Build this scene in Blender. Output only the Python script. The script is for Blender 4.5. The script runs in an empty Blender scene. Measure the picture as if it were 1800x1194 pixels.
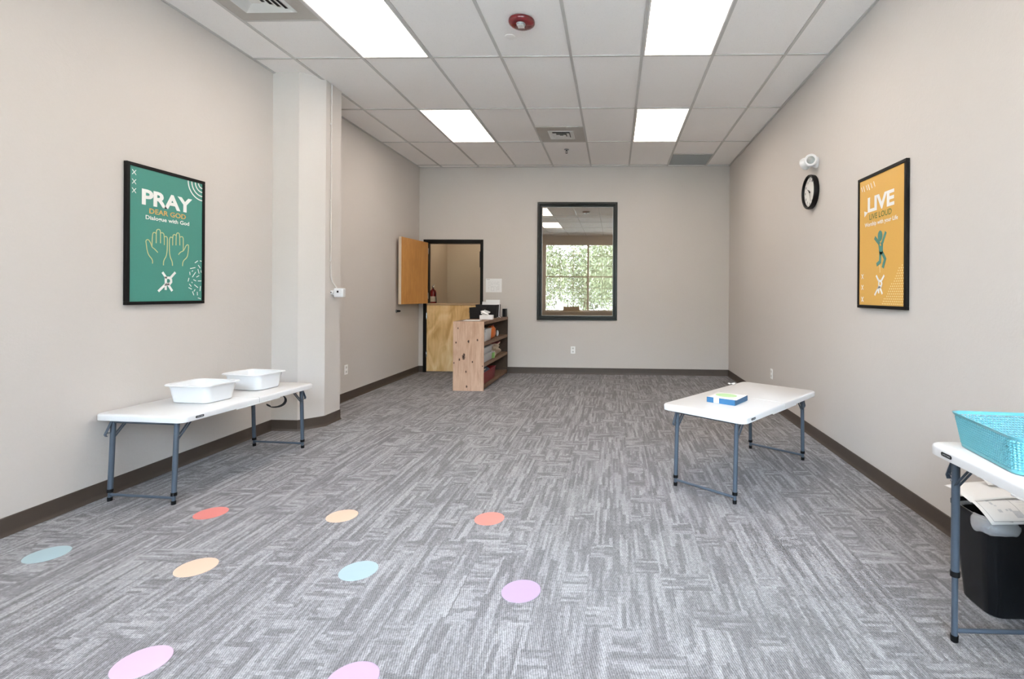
import bpy, math, random
from math import pi, sin, cos, radians, sqrt, floor, atan2
from mathutils import Vector, Matrix

SC = bpy.context.scene
COL = SC.collection
random.seed(7)

# ------------------------------------------------------------------ camera
FPX, YAW, ROLL, PCX, PCY, HC = 883.126, -.0296, -.006, 1053.474, 516.796, 1.2967
cam_d = bpy.data.cameras.new('camera')
cam = bpy.data.objects.new('camera', cam_d)
COL.objects.link(cam)
_c, _s = cos(YAW), sin(YAW)
R1 = Matrix(((_c, -_s, 0), (_s, _c, 0), (0, 0, 1)))
_c, _s = cos(ROLL), sin(ROLL)
R2 = Matrix(((_c, 0, -_s), (0, 1, 0), (_s, 0, _c)))
RM = R2 @ R1
right, fwd, up = Vector(RM[0]), Vector(RM[1]), Vector(RM[2])
cam.matrix_world = Matrix(((right.x, up.x, -fwd.x, 0), (right.y, up.y, -fwd.y, 0), (right.z, up.z, -fwd.z, HC), (0, 0, 0, 1)))
cam_d.sensor_width = 36
cam_d.lens = FPX / 1800 * 36
cam_d.shift_x = (900 - PCX) / 1800
cam_d.shift_y = (PCY - 597) / 1800
cam_d.clip_start = .02
SC.camera = cam

# ------------------------------------------------------------------ world and exposure
W = bpy.data.worlds.new('world'); SC.world = W; W.use_nodes = True
nt = W.node_tree; nt.nodes.clear()
out = nt.nodes.new('ShaderNodeOutputWorld'); bg = nt.nodes.new('ShaderNodeBackground')
sky = nt.nodes.new('ShaderNodeTexSky'); sky.sky_type = 'NISHITA'; sky.sun_disc = False
sky.sun_elevation = radians(48); sky.sun_rotation = radians(20); sky.air_density = 1.0; sky.dust_density = 3.0
mixw = nt.nodes.new('ShaderNodeMix'); mixw.data_type = 'RGBA'; mixw.inputs['Factor'].default_value = .72
mixw.inputs['B'].default_value = (.74, .87, 1.0, 1)
skm = nt.nodes.new('ShaderNodeVectorMath'); skm.operation = 'SCALE'; skm.inputs['Scale'].default_value = .12
nt.links.new(sky.outputs[0], skm.inputs[0]); nt.links.new(skm.outputs[0], mixw.inputs['A'])
tcw = nt.nodes.new('ShaderNodeTexCoord'); sxw = nt.nodes.new('ShaderNodeSeparateXYZ'); nt.links.new(tcw.outputs['Generated'], sxw.inputs[0])
mrw = nt.nodes.new('ShaderNodeMapRange'); mrw.inputs['From Min'].default_value = 0; mrw.inputs['From Max'].default_value = 1
mrw.inputs['To Min'].default_value = .42; mrw.inputs['To Max'].default_value = 2.3; nt.links.new(sxw.outputs['Z'], mrw.inputs['Value'])   # overcast sky: brighter overhead
scw = nt.nodes.new('ShaderNodeVectorMath'); scw.operation = 'SCALE'
nt.links.new(mixw.outputs['Result'], scw.inputs[0]); nt.links.new(mrw.outputs[0], scw.inputs['Scale']); nt.links.new(scw.outputs[0], bg.inputs[0]); bg.inputs[1].default_value = 34.0
nt.links.new(bg.outputs[0], out.inputs[0])
PANEL_E = 8.5
SC.view_settings.view_transform = 'Standard'; SC.view_settings.look = 'None'
SC.view_settings.exposure = 0.56; SC.view_settings.gamma = 1; SC.view_settings.use_curve_mapping = False
SC.cycles.max_bounces = 12; SC.cycles.diffuse_bounces = 8; SC.cycles.glossy_bounces = 6
SC.cycles.transmission_bounces = 8; SC.cycles.transparent_max_bounces = 12
SC.cycles.sample_clamp_indirect = 8; SC.cycles.use_denoising = True
SC.cycles.caustics_reflective = False; SC.cycles.caustics_refractive = False

# ------------------------------------------------------------------ materials
class NT:
    def __init__(s, name):
        s.m = bpy.data.materials.new(name); s.m.use_nodes = True
        s.t = s.m.node_tree; s.b = s.t.nodes['Principled BSDF']; s.o = s.t.nodes['Material Output']
    def n(s, ty, **k):
        x = s.t.nodes.new(ty)
        for a, v in k.items(): setattr(x, a, v)
        return x
    def l(s, a, b): s.t.links.new(a, b)
    def inp(s, sock, v):
        if hasattr(v, 'is_output'): s.l(v, sock)
        else: sock.default_value = v
    def math(s, op, a, b=None, c=None, clamp=False):
        x = s.n('ShaderNodeMath', operation=op); x.use_clamp = clamp
        s.inp(x.inputs[0], a)
        if b is not None: s.inp(x.inputs[1], b)
        if c is not None: s.inp(x.inputs[2], c)
        return x.outputs[0]
    def coord(s, kind='Object'): return s.n('ShaderNodeTexCoord').outputs[kind]
    def xyz(s, v):
        x = s.n('ShaderNodeSeparateXYZ'); s.l(v, x.inputs[0]); return x.outputs
    def comb(s, a, b, c=0.0):
        x = s.n('ShaderNodeCombineXYZ')
        for i, v in enumerate((a, b, c)): s.inp(x.inputs[i], v)
        return x.outputs[0]
    def scale(s, v, sc):
        x = s.n('ShaderNodeMapping'); s.l(v, x.inputs[0]); x.inputs['Scale'].default_value = sc; return x.outputs[0]
    def noise(s, v, scale=5, detail=2, rough=.5, dist=0, out='Fac'):
        x = s.n('ShaderNodeTexNoise'); s.l(v, x.inputs['Vector'])
        x.inputs['Scale'].default_value = scale; x.inputs['Detail'].default_value = detail
        x.inputs['Roughness'].default_value = rough; x.inputs['Distortion'].default_value = dist
        return x.outputs[out]
    def white(s, v):
        x = s.n('ShaderNodeTexWhiteNoise', noise_dimensions='3D'); s.l(v, x.inputs['Vector']); return x.outputs['Value']
    def ramp(s, f, stops):
        x = s.n('ShaderNodeValToRGB'); s.l(f, x.inputs[0]); r = x.color_ramp
        while len(r.elements) < len(stops): r.elements.new(.5)
        for e, (p, c) in zip(r.elements, stops): e.position = p; e.color = (*c, 1) if len(c) == 3 else c
        return x.outputs[0]
    def mix(s, f, a, b):
        x = s.n('ShaderNodeMix', data_type='RGBA'); s.inp(x.inputs['Factor'], f)
        for k, v in (('A', a), ('B', b)):
            if hasattr(v, 'is_output'): s.l(v, x.inputs[k])
            else: x.inputs[k].default_value = (*v, 1)
        return x.outputs['Result']
    def bump(s, h, st=.3, d=.002):
        x = s.n('ShaderNodeBump'); s.l(h, x.inputs['Height']); x.inputs['Strength'].default_value = st
        x.inputs['Distance'].default_value = d; s.l(x.outputs[0], s.b.inputs['Normal'])
    def base(s, c, rough=.5, metal=0, spec=None, coat=0):
        if hasattr(c, 'is_output'): s.l(c, s.b.inputs['Base Color'])
        else: s.b.inputs['Base Color'].default_value = (*c, 1)
        s.b.inputs['Roughness'].default_value = rough; s.b.inputs['Metallic'].default_value = metal
        if spec is not None: s.b.inputs['Specular IOR Level'].default_value = spec
        s.b.inputs['Coat Weight'].default_value = coat; s.b.inputs['Coat Roughness'].default_value = .05
        return s

def srgb(r, g, b):
    f = lambda v: (v / 255 / 12.92) if v / 255 <= .04045 else ((v / 255 + .055) / 1.055) ** 2.4
    return (f(r), f(g), f(b))

def plain(name, c, rough=.5, metal=0, spec=None, var=.06, bump=0, coat=0, scale=30):
    n = NT(name); f = n.noise(n.coord(), scale, 3)
    lo = tuple(max(0, x * (1 - var)) for x in c); hi = tuple(min(1, x * (1 + var)) for x in c)
    n.base(n.mix(f, lo, hi), rough, metal, spec, coat)
    if bump: n.bump(n.noise(n.coord(), scale * 4, 3), bump, .001)
    return n.m

def m_wall(name, c):
    n = NT(name); co = n.coord()
    big = n.noise(co, 1.3, 2); f = n.noise(co, 60, 3)
    col = n.mix(n.math('ADD', n.math('MULTIPLY', big, .5), n.math('MULTIPLY', f, .5)), tuple(x * .965 for x in c), tuple(min(1, x * 1.03) for x in c))
    n.base(col, .62, spec=.3)
    kd = n.noise(co, 14, 2, .5, .8); kd = n.math('SMOOTH_MIN', kd, .55, .1)
    h = n.math('ADD', n.math('MULTIPLY', kd, 1.2), n.math('MULTIPLY', n.noise(co, 90, 3), .5))
    n.bump(h, .28, .004); return n.m

def m_carpet():
    n = NT('carpet'); x, y, z = n.xyz(n.coord())
    co = n.coord()
    dx = n.math('MULTIPLY', n.math('SUBTRACT', n.noise(co, 30, 2), .5), .012)
    xj = n.math('ADD', x, dx); yj = n.math('ADD', y, n.math('MULTIPLY', n.math('SUBTRACT', n.noise(n.scale(co, (1, 1, 1)), 27, 2), .5), .012))
    def dashes(a, b, w, L, seed):
        ca = n.math('FLOOR', n.math('DIVIDE', a, w))
        r = n.white(n.comb(ca, seed, 0.0))
        bb = n.math('ADD', n.math('DIVIDE', b, L), n.math('MULTIPLY', r, 7.3))
        cb = n.math('FLOOR', bb)
        v = n.white(n.comb(ca, cb, seed + 5.0))
        return v
    V = n.math('ADD', n.math('MULTIPLY', dashes(xj, yj, .019, .30, 1.0), .55), n.math('MULTIPLY', dashes(xj, yj, .0115, .17, 2.0), .45))
    Hh = n.math('ADD', n.math('MULTIPLY', dashes(yj, xj, .016, .09, 3.0), .6), n.math('MULTIPLY', dashes(yj, xj, .026, .15, 4.0), .4))
    # blocks of crosswise strokes
    bx = n.math('FLOOR', n.math('DIVIDE', xj, .11)); by = n.math('FLOOR', n.math('DIVIDE', yj, .13))
    msk = n.math('GREATER_THAN', n.white(n.comb(bx, by, 9.0)), .74)
    pat = n.math('ADD', n.math('MULTIPLY', V, n.math('SUBTRACT', 1.0, msk)), n.math('MULTIPLY', Hh, msk))
    lf = n.noise(co, 3.0, 2)
    pat = n.math('ADD', pat, n.math('MULTIPLY', n.math('SUBTRACT', lf, .5), .35))
    pat = n.math('ADD', pat, n.math('MULTIPLY', n.math('SUBTRACT', n.noise(co, 55, 3), .5), .62))
    col = n.ramp(pat, [(.16, (.172, .165, .170)), (.42, (.210, .203, .209)), (.62, (.265, .258, .265)), (.92, (.330, .322, .330))])
    # loops: fine ribs along the room
    rib = n.math('SINE', n.math('MULTIPLY', n.math('ADD', x, n.math('MULTIPLY', y, .25)), 2 * pi / .0085))
    spk = n.white(n.comb(n.math('FLOOR', n.math('DIVIDE', x, .0042)), n.math('FLOOR', n.math('DIVIDE', y, .0055)), 2.0))
    tone = n.math('ADD', n.math('MULTIPLY', rib, .16), n.math('MULTIPLY', n.math('SUBTRACT', spk, .5), .42))
    tone = n.math('ADD', tone, 1.0)
    # carpet tile seams
    def seam(a, o):
        fr = n.math('FRACT', n.math('DIVIDE', n.math('ADD', a, o), .6096))
        return n.math('LESS_THAN', fr, .004)
    sm = n.math('MAXIMUM', seam(x, 10.1), seam(y, 10.0))
    tone = n.math('MULTIPLY', tone, n.math('SUBTRACT', 1.0, n.math('MULTIPLY', sm, .35)))
    vm = n.n('ShaderNodeVectorMath', operation='SCALE'); n.l(col, vm.inputs[0]); n.l(tone, vm.inputs['Scale'])
    n.base(vm.outputs[0], .95, spec=.12)
    n.bump(n.math('ADD', rib, n.math('MULTIPLY', spk, 1.0)), .5, .0015)
    return n.m

def m_wood(name, c1, c2, c3, axis='Z', scale=1.0, rough=.45, knots=None, blotch=.5, spec=.4):
    n = NT(name); co = n.coord()
    st = {'Z': (14, 14, 1.1), 'Y': (14, 1.1, 14), 'X': (1.1, 14, 14)}[axis]
    g = n.noise(n.scale(co, tuple(v * scale for v in st)), 2.2, 5, .6, 1.2)
    f = n.noise(n.scale(co, tuple(v * scale * 6 for v in st)), 2.0, 3, .6)
    b = n.noise(n.scale(co, (2.6, 2.6, 1.3)), 1.6, 2, .5, 1.6)
    fac = n.math('ADD', n.math('MULTIPLY', g, 1 - blotch), n.math('MULTIPLY', b, blotch))
    fac = n.math('ADD', fac, n.math('MULTIPLY', n.math('SUBTRACT', f, .5), .22))
    col = n.ramp(fac, [(.34, c1), (.5, c2), (.68, c3)])
    if knots:
        x, y, z = n.xyz(co); tot = None; wob = n.noise(co, 70, 2)
        for (kx, kz, kr) in knots:
            d = n.math('SQRT', n.math('ADD', n.math('POWER', n.math('ABSOLUTE', n.math('SUBTRACT', x, kx)), 2.0), n.math('POWER', n.math('MULTIPLY', n.math('ABSOLUTE', n.math('SUBTRACT', z, kz)), .6), 2.0)))
            k = n.math('SUBTRACT', 1.0, n.math('DIVIDE', n.math('ADD', d, n.math('MULTIPLY', n.math('SUBTRACT', wob, .5), kr * 1.6)), kr * 1.2), clamp=True)
            tot = k if tot is None else n.math('MAXIMUM', tot, k)
        tot = n.math('MULTIPLY', n.math('POWER', tot, .7), 1.5, clamp=True)
        col = n.mix(tot, col, (.035, .014, .008))
    n.base(col, rough, spec=spec); n.bump(f, .12, .001); return n.m

def m_ceiling():
    n = NT('ceiling_tile'); co = n.coord()
    f = n.noise(co, 160, 3, .7); s2 = n.noise(co, 420, 2)
    pits = n.math('LESS_THAN', f, .36)
    col = n.mix(pits, (.87, .845, .825), (.70, .68, .66))
    col = n.mix(n.math('MULTIPLY', n.noise(co, 1.2, 2), .35), col, (.79, .765, .745))
    n.base(col, .9, spec=.1); n.bump(n.math('ADD', f, n.math('MULTIPLY', s2, .5)), .35, .002); return n.m

def m_emit(name, c, s):
    n = NT(name); n.base(c, .5); n.b.inputs['Emission Color'].default_value = (*c, 1)
    n.b.inputs['Emission Strength'].default_value = s; return n.m

def m_glass(name, refl, tint, rough=0.0):
    n = NT(name); n.t.nodes.remove(n.b)
    tr = n.n('ShaderNodeBsdfTransparent'); tr.inputs[0].default_value = (*tint, 1)
    gl = n.n('ShaderNodeBsdfGlossy'); gl.inputs['Color'].default_value = (1, .97, .93, 1); gl.inputs['Roughness'].default_value = rough
    fr = n.n('ShaderNodeFresnel'); fr.inputs[0].default_value = 1.5
    fac = n.math('ADD', fr.outputs[0], refl, clamp=True)
    mx = n.n('ShaderNodeMixShader'); n.l(fac, mx.inputs[0]); n.l(tr.outputs[0], mx.inputs[1]); n.l(gl.outputs[0], mx.inputs[2])
    n.l(mx.outputs[0], n.o.inputs[0]); return n.m

def m_clear(name, c, alpha, rough=.25):
    n = NT(name); n.base(c, rough); n.b.inputs['Alpha'].default_value = alpha; return n.m

WALLC = (.57, .53, .498)
M = dict(
    wall=m_wall('wall_paint', WALLC), wall_back=m_wall('wall_paint_far', WALLC),
    hall=m_wall('hall_paint', (.50, .40, .29)),
    carpet=m_carpet(), ceiling=m_ceiling(),
    grid=plain('ceiling_grid_metal', (.50, .485, .465), .5, var=.03),
    base=plain('cove_base_vinyl', (.062, .046, .036), .5, var=.12, bump=.1, scale=12),
    hallfloor=plain('hall_floor', (.10, .09, .085), .9),
    panel=m_emit('light_diffuser', (1.0, .885, .78), PANEL_E),
    lamp_frame=plain('lamp_frame_white', (.72, .70, .68), .4, var=.02),
    white=plain('white_plastic', (.66, .66, .665), .35, var=.02, bump=.08, scale=60),
    tub=plain('white_tub_plastic', (.70, .705, .715), .3, var=.015),
    steel=plain('grey_powder_coat', (.082, .106, .138), .36, .35, var=.08, bump=.15, scale=120),
    chrome=plain('bright_steel', (.55, .56, .58), .25, .9, var=.05),
    black=plain('black_plastic', (.0035, .0035, .004), .45, var=.2, spec=.22),
    blackframe=plain('black_painted_steel', (.005, .0045, .004), .4, var=.2, bump=.06, scale=25, spec=.2),
    winframe=plain('dark_bronze_frame', (.009, .0095, .008), .32, .1, var=.2, spec=.35),
    bin=plain('black_bin_plastic', (.004, .005, .0065), .38, var=.25, bump=.25, scale=90, spec=.3),
    strap=plain('black_webbing', (.010, .010, .011), .85, var=.2, bump=.3, scale=200),
    green=plain('teal_poster_ink', srgb(62, 134, 122), .5, var=.05, coat=.5, scale=90),
    gold=plain('gold_poster_ink', srgb(212, 164, 80), .5, var=.04, coat=.5, scale=90),
    inkw=plain('white_ink', (.80, .80, .78), .5, var=.01, coat=.4),
    inkg=plain('gold_ink', srgb(206, 166, 92), .5, var=.02, coat=.4),
    inkhand=plain('pale_gold_ink', srgb(190, 192, 140), .5, var=.02, coat=.4),
    inkt=plain('teal_ink', srgb(72, 128, 118), .5, var=.03, coat=.4),
    inkol=plain('olive_ink', srgb(92, 112, 52), .5, var=.03, coat=.4),
    inkc=plain('cream_ink', srgb(240, 222, 170), .5, var=.02, coat=.4),
    oak=m_wood('oak_veneer', (.48, .22, .06), (.57, .27, .078), (.65, .33, .10), 'Z', .8, .38, blotch=.35),
    oakedge=plain('pale_door_edge', (.66, .54, .42), .5, var=.06, scale=20),
    birch=m_wood('birch_veneer', (.56, .33, .12), (.76, .51, .24), (.86, .66, .38), 'Z', .45, .35, blotch=.75),
    ledge=m_wood('ledge_wood', (.30, .19, .10), (.38, .25, .14), (.44, .30, .17), 'X', 1, .45),
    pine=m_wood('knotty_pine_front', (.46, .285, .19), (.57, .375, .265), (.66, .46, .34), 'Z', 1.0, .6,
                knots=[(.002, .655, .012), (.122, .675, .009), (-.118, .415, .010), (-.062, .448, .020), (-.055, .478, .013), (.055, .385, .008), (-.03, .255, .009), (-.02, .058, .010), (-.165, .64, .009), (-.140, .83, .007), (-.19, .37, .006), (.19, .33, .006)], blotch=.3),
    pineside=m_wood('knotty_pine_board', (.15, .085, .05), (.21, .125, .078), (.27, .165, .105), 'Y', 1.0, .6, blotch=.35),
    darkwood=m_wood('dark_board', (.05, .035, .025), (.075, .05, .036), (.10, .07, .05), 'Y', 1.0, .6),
    paper=plain('white_paper', (.80, .80, .80), .7, var=.015),
    paperink=plain('grey_print', (.32, .33, .35), .7, var=.2),
    paperpic=plain('pale_picture_print', (.58, .60, .63), .6, var=.22, scale=45),
    papered=plain('red_print', (.42, .10, .08), .6, var=.4, scale=60),
    papergrn=plain('green_print', (.10, .22, .07), .6, var=.4, scale=60),
    clear=m_clear('clear_bin_plastic', (.72, .74, .76), .62, .25),
    bag=m_clear('clear_liner_plastic', (.74, .76, .80), .30, .15),
    orange=plain('orange_plastic', (.62, .15, .03), .4, var=.1),
    red=plain('dark_red_plastic', (.23, .015, .02), .4, var=.15),
    extred=plain('extinguisher_red', (.20, .012, .012), .25, var=.1),
    alarmred=plain('alarm_red', (.14, .004, .008), .18, var=.1, coat=.6),
    beige=plain('cream_plastic', (.62, .52, .40), .5, var=.15),
    greenp=plain('bright_green_plastic', (.28, .55, .16), .5, var=.1),
    bluegrey=plain('blue_grey_cloth', (.12, .16, .22), .8, var=.2),
    binder=plain('dark_green_card', (.012, .02, .014), .6, var=.2),
    blue=plain('blue_card', (.035, .15, .31), .45, var=.1, scale=14),
    blue2=plain('deep_blue_card', (.008, .085, .19), .45, var=.1, scale=14),
    mint=plain('mint_paper', (.42, .62, .33), .6, var=.04),
    card=plain('brown_cardboard', (.34, .24, .14), .8, var=.08),
    teal=plain('turquoise_plastic', (.13, .41, .47), .3, var=.03),
    platewhite=plain('outlet_white', (.90, .90, .89), .4, var=.01),
    dial=plain('clock_dial_white', (.74, .73, .70), .5, var=.01),
    lens=plain('lamp_lens_grey', (.24, .25, .25), .3, .15, var=.45, scale=160),
    vent=plain('vent_white_enamel', (.66, .655, .63), .4, var=.02),
    ventback=plain('vent_panel_grey', (.40, .37, .335), .5, var=.04),
    ductshade=plain('duct_shade', (.02, .02, .02), .7),
    retvent=m_wall('return_vent_grey', (.36, .365, .355)),
    glass_in=m_glass('interior_window_glass', .20, (.85, .82, .76)),
    glass_out=m_glass('exterior_window_glass', .02, (.97, .98, .98)),
    rearframe=plain('rear_window_frame_cream', (.62, .56, .46), .4, var=.03),
    bounceground=plain('pale_bounce_ground', (.42, .42, .40), .9, var=.12, scale=3),  # outside ground, made pale to bounce daylight up to the ceiling
    bark=plain('bark', (.10, .07, .045), .95, var=.3, scale=8),
    leaf=plain('leaf_green', (.12, .145, .08), .7, var=.5, scale=2),
)
DOTM = {}
for k, c in dict(sky=(152, 172, 178), coral=(206, 122, 116), peach=(208, 174, 152), salmon=(204, 128, 118), lilac=(168, 144, 178), pink=(188, 163, 184), mauve=(176, 150, 180)).items():
    DOTM[k] = plain('floor_dot_' + k, srgb(*c), .55, var=.02, scale=25)

# ------------------------------------------------------------------ mesh helpers
class MB:
    def __init__(s): s.v = []; s.f = []
    def add(s, vs, fs, mat=None):
        o = len(s.v)
        for p in vs:
            p = Vector(p); s.v.append(mat @ p if mat else p)
        s.f += [tuple(i + o for i in f) for f in fs]; return s
    def box(s, x0, x1, y0, y1, z0, z1, mat=None):
        return s.add([(x0, y0, z0), (x1, y0, z0), (x1, y1, z0), (x0, y1, z0), (x0, y0, z1), (x1, y0, z1), (x1, y1, z1), (x0, y1, z1)],
                     [(0, 3, 2, 1), (4, 5, 6, 7), (0, 1, 5, 4), (1, 2, 6, 5), (2, 3, 7, 6), (3, 0, 4, 7)], mat)
    def prism(s, poly, z0, z1, mat=None):
        n = len(poly)
        vs = [(a, b, z0) for a, b in poly] + [(a, b, z1) for a, b in poly]
        fs = [tuple(range(n - 1, -1, -1)), tuple(range(n, 2 * n))] + [(i, (i + 1) % n, n + (i + 1) % n, n + i) for i in range(n)]
        return s.add(vs, fs, mat)
    def loft(s, rings, cap0=True, cap1=True, mat=None):
        n = len(rings[0]); vs = [p for r in rings for p in r]; fs = []
        for k in range(len(rings) - 1):
            for i in range(n):
                j = (i + 1) % n; fs.append((k * n + i, k * n + j, (k + 1) * n + j, (k + 1) * n + i))
        if cap0: fs.append(tuple(range(n - 1, -1, -1)))
        if cap1: fs.append(tuple(range((len(rings) - 1) * n, len(rings) * n)))
        return s.add(vs, fs, mat)
    def tube(s, pts, r, n=12, cap=True, mat=None):
        pts = [Vector(p) for p in pts]; rings = []
        rr = r if isinstance(r, (list, tuple)) else [r] * len(pts)
        t0 = (pts[1] - pts[0]).normalized()
        a = t0.cross(Vector((0, 0, 1)));
        if a.length < .1: a = t0.cross(Vector((1, 0, 0)))
        a.normalize()
        for i, p in enumerate(pts):
            t = (pts[min(i + 1, len(pts) - 1)] - pts[max(i - 1, 0)]).normalized()
            a = (a - t * a.dot(t)).normalized(); b = t.cross(a)
            rings.append([p + (a * cos(2 * pi * k / n) + b * sin(2 * pi * k / n)) * rr[i] for k in range(n)])
        return s.loft(rings, cap, cap, mat)
    def ribbon(s, pts, w, th, side, mat=None):
        pts = [Vector(p) for p in pts]; side = Vector(side).normalized(); rings = []
        for i, p in enumerate(pts):
            t = (pts[min(i + 1, len(pts) - 1)] - pts[max(i - 1, 0)]).normalized()
            nn = t.cross(side).normalized(); sd = side * w / 2; nn = nn * th / 2
            rings.append([p - sd - nn, p + sd - nn, p + sd + nn, p - sd + nn])
        return s.loft(rings, True, True, mat)
    def lathe(s, prof, n=32, cap0=True, cap1=True, mat=None):
        return s.loft([[(r * cos(2 * pi * k / n), r * sin(2 * pi * k / n), z) for k in range(n)] for r, z in prof], cap0, cap1, mat)
    def obj(s, name, m, parent=None, bevel=0, smooth=False, loc=None, seg=2, solid=0):
        me = bpy.data.meshes.new(name); me.from_pydata([tuple(p) for p in s.v], [], s.f)
        me.update(); o = bpy.data.objects.new(name, me); COL.objects.link(o)
        if m: me.materials.append(M[m] if isinstance(m, str) else m)
        if smooth:
            for p in me.polygons: p.use_smooth = True
            try: me.set_sharp_from_angle(angle=radians(42))
            except Exception: pass
        if solid:
            q = o.modifiers.new('solid', 'SOLIDIFY'); q.thickness = solid; q.offset = 0
        if bevel:
            q = o.modifiers.new('bevel', 'BEVEL'); q.width = bevel; q.segments = seg; q.limit_method = 'ANGLE'; q.angle_limit = radians(40)
            for p in me.polygons: p.use_smooth = True
            try: me.set_sharp_from_angle(angle=radians(60))
            except Exception: pass
        if parent: o.parent = parent
        if loc: o.location = loc
        return o

def thing(name, label, cat, loc=(0, 0, 0), rz=0, group=None, rot=None):
    o = bpy.data.objects.new(name, None); COL.objects.link(o); o.empty_display_size = .05
    o.location = loc; o.rotation_euler = rot if rot else (0, 0, rz); tag(o, label, cat, group); return o
def tag(o, label, cat, group=None):
    o['label'] = label; o['category'] = cat
    if group: o['group'] = group
    return o
def struct(o): o['kind'] = 'structure'; return o

def rrect(w, d, r, seg=6, cx=0, cy=0, z=None):
    p = []
    for (sx, sy, a0) in ((1, 1, 0), (-1, 1, 90), (-1, -1, 180), (1, -1, 270)):
        for k in range(seg + 1):
            a = radians(a0 + 90 * k / seg)
            q = (cx + sx * (w / 2 - r) + r * cos(a), cy + sy * (d / 2 - r) + r * sin(a))
            p.append(q if z is None else (*q, z))
    return p

def rotm(loc, rot=(0, 0, 0)):
    from mathutils import Euler
    return Matrix.Translation(loc) @ Euler(rot).to_matrix().to_4x4()
def aim(loc, d):
    return Matrix.Translation(loc) @ Vector(d).to_track_quat('Z', 'Y').to_matrix().to_4x4()

# ------------------------------------------------------------------ room shell
XL, XR, ZC, YR = -3.204, 1.826, 3.345, -1.40
YB0, TB = 8.093, math.tan(-.0184)
def yb(x): return YB0 + TB * x
T = .14
struct(MB().box(XL - T, XR + T, YR - T, 8.45, -.15, 0).obj('floor', 'carpet'))
struct(MB().box(XL - T, XL, YR - T, yb(XL) + .02, 0, ZC + .1).obj('wall_left', 'wall'))
struct(MB().box(XR, XR + T, YR - T, yb(XR) + .02, 0, ZC + .1).obj('wall_right', 'wall'))

def wall_holes(name, x0, x1, z0, z1, holes, f, th, m):
    """wall along x with rectangular holes; f(x, d) gives y at depth d"""
    xs = sorted({x0, x1, *[h[0] for h in holes], *[h[1] for h in holes]})
    zs = sorted({z0, z1, *[h[2] for h in holes], *[h[3] for h in holes]})
    b = MB()
    solid = lambda i, j: 0 <= i < len(xs) - 1 and 0 <= j < len(zs) - 1 and not any(h[0] <= (xs[i] + xs[i + 1]) / 2 <= h[1] and h[2] <= (zs[j] + zs[j + 1]) / 2 <= h[3] for h in holes)
    P = lambda x, d, z: (x, f(x, d), z)
    for i in range(len(xs) - 1):
        for j in range(len(zs) - 1):
            if not solid(i, j): continue
            a, c, p, q = xs[i], xs[i + 1], zs[j], zs[j + 1]
            b.add([P(a, 0, p), P(c, 0, p), P(c, 0, q), P(a, 0, q), P(a, th, p), P(c, th, p), P(c, th, q), P(a, th, q)],
                  [(0, 1, 2, 3), (7, 6, 5, 4)] + ([] if solid(i - 1, j) else [(0, 3, 7, 4)]) + ([] if solid(i + 1, j) else [(1, 5, 6, 2)])
                  + ([] if solid(i, j - 1) else [(0, 4, 5, 1)]) + ([] if solid(i, j + 1) else [(3, 2, 6, 7)]))
    return struct(b.obj(name, m))
DX0, DX1, DZ = -3.118, -2.142, 2.165
WX0, WX1, WZ0, WZ1 = -1.247, .047, .868, 2.775
wall_holes('wall_back', XL - T, XR + T, 0, ZC + .1, [(DX0, DX1, 0, DZ), (WX0 + .01, WX1 - .01, WZ0 + .01, WZ1 - .01)], lambda x, d: yb(x) + d, T, 'wall_back')
RW = [(-2.44, -.935), (-.915, .48), (.50, 1.76)]; RZ0, RZ1 = .70, 3.03
wall_holes('wall_rear', XL - T, XR + T, 0, ZC + .1, [(a, b, RZ0, RZ1) for a, b in RW], lambda x, d: YR - d, T, 'wall')
# column with chamfered corners
colp = [(XL - .01, 4.612), (-2.952, 4.608), (-2.800, 4.787), (-2.800, 5.06), (-2.955, 5.235), (XL - .01, 5.235)]
struct(MB().prism(colp, 0, ZC + .02).obj('wall_column', 'wall'))

# ceiling
GX, GY, TW = -2.823, 4.3318, .6096
struct(MB().box(XL - T, XR + T, YR - T, 8.45, ZC + .008, ZC + .12).obj('ceiling', 'ceiling'))
b = MB(); hw = .012
ymax = yb(XL); k = 0
for k in range(-1, 9):
    x = GX + k * TW
    if XL < x < XR: b.box(x - hw, x + hw, YR, yb(x) - .001, ZC, ZC + .009)
j = -4
while GY + j * TW * 2 < 8.1:
    y = GY + j * TW * 2
    if y > YR: b.box(XL, XR, y - hw * .8, y + hw * .8, ZC + .001, ZC + .009)
    j += 1
for (x0, yy) in ((GX + 3 * TW, GY + 3 * TW), (GX + 6 * TW, GY + 5 * TW), (GX, GY - TW)):
    b.box(x0, x0 + TW, yy - hw * .8, yy + hw * .8, ZC + .001, ZC + .009)
struct(b.obj('trim_1', 'grid'))
b = MB()
b.box(XL, XL + .022, YR, 4.612, ZC - .001, ZC + .008).box(XL, XL + .022, 5.235, yb(XL), ZC - .001, ZC + .008)
b.box(XR - .022, XR, YR, yb(XR), ZC - .001, ZC + .008)
b.add([(XL, yb(XL) - .022, ZC - .001), (XR, yb(XR) - .022, ZC - .001), (XR, yb(XR), ZC - .001), (XL, yb(XL), ZC - .001),
       (XL, yb(XL) - .022, ZC + .008), (XR, yb(XR) - .022, ZC + .008), (XR, yb(XR), ZC + .008), (XL, yb(XL), ZC + .008)],
      [(0, 3, 2, 1), (4, 5, 6, 7), (0, 1, 5, 4), (1, 2, 6, 5), (2, 3, 7, 6), (3, 0, 4, 7)])
struct(b.obj('trim_2', 'grid'))

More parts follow.
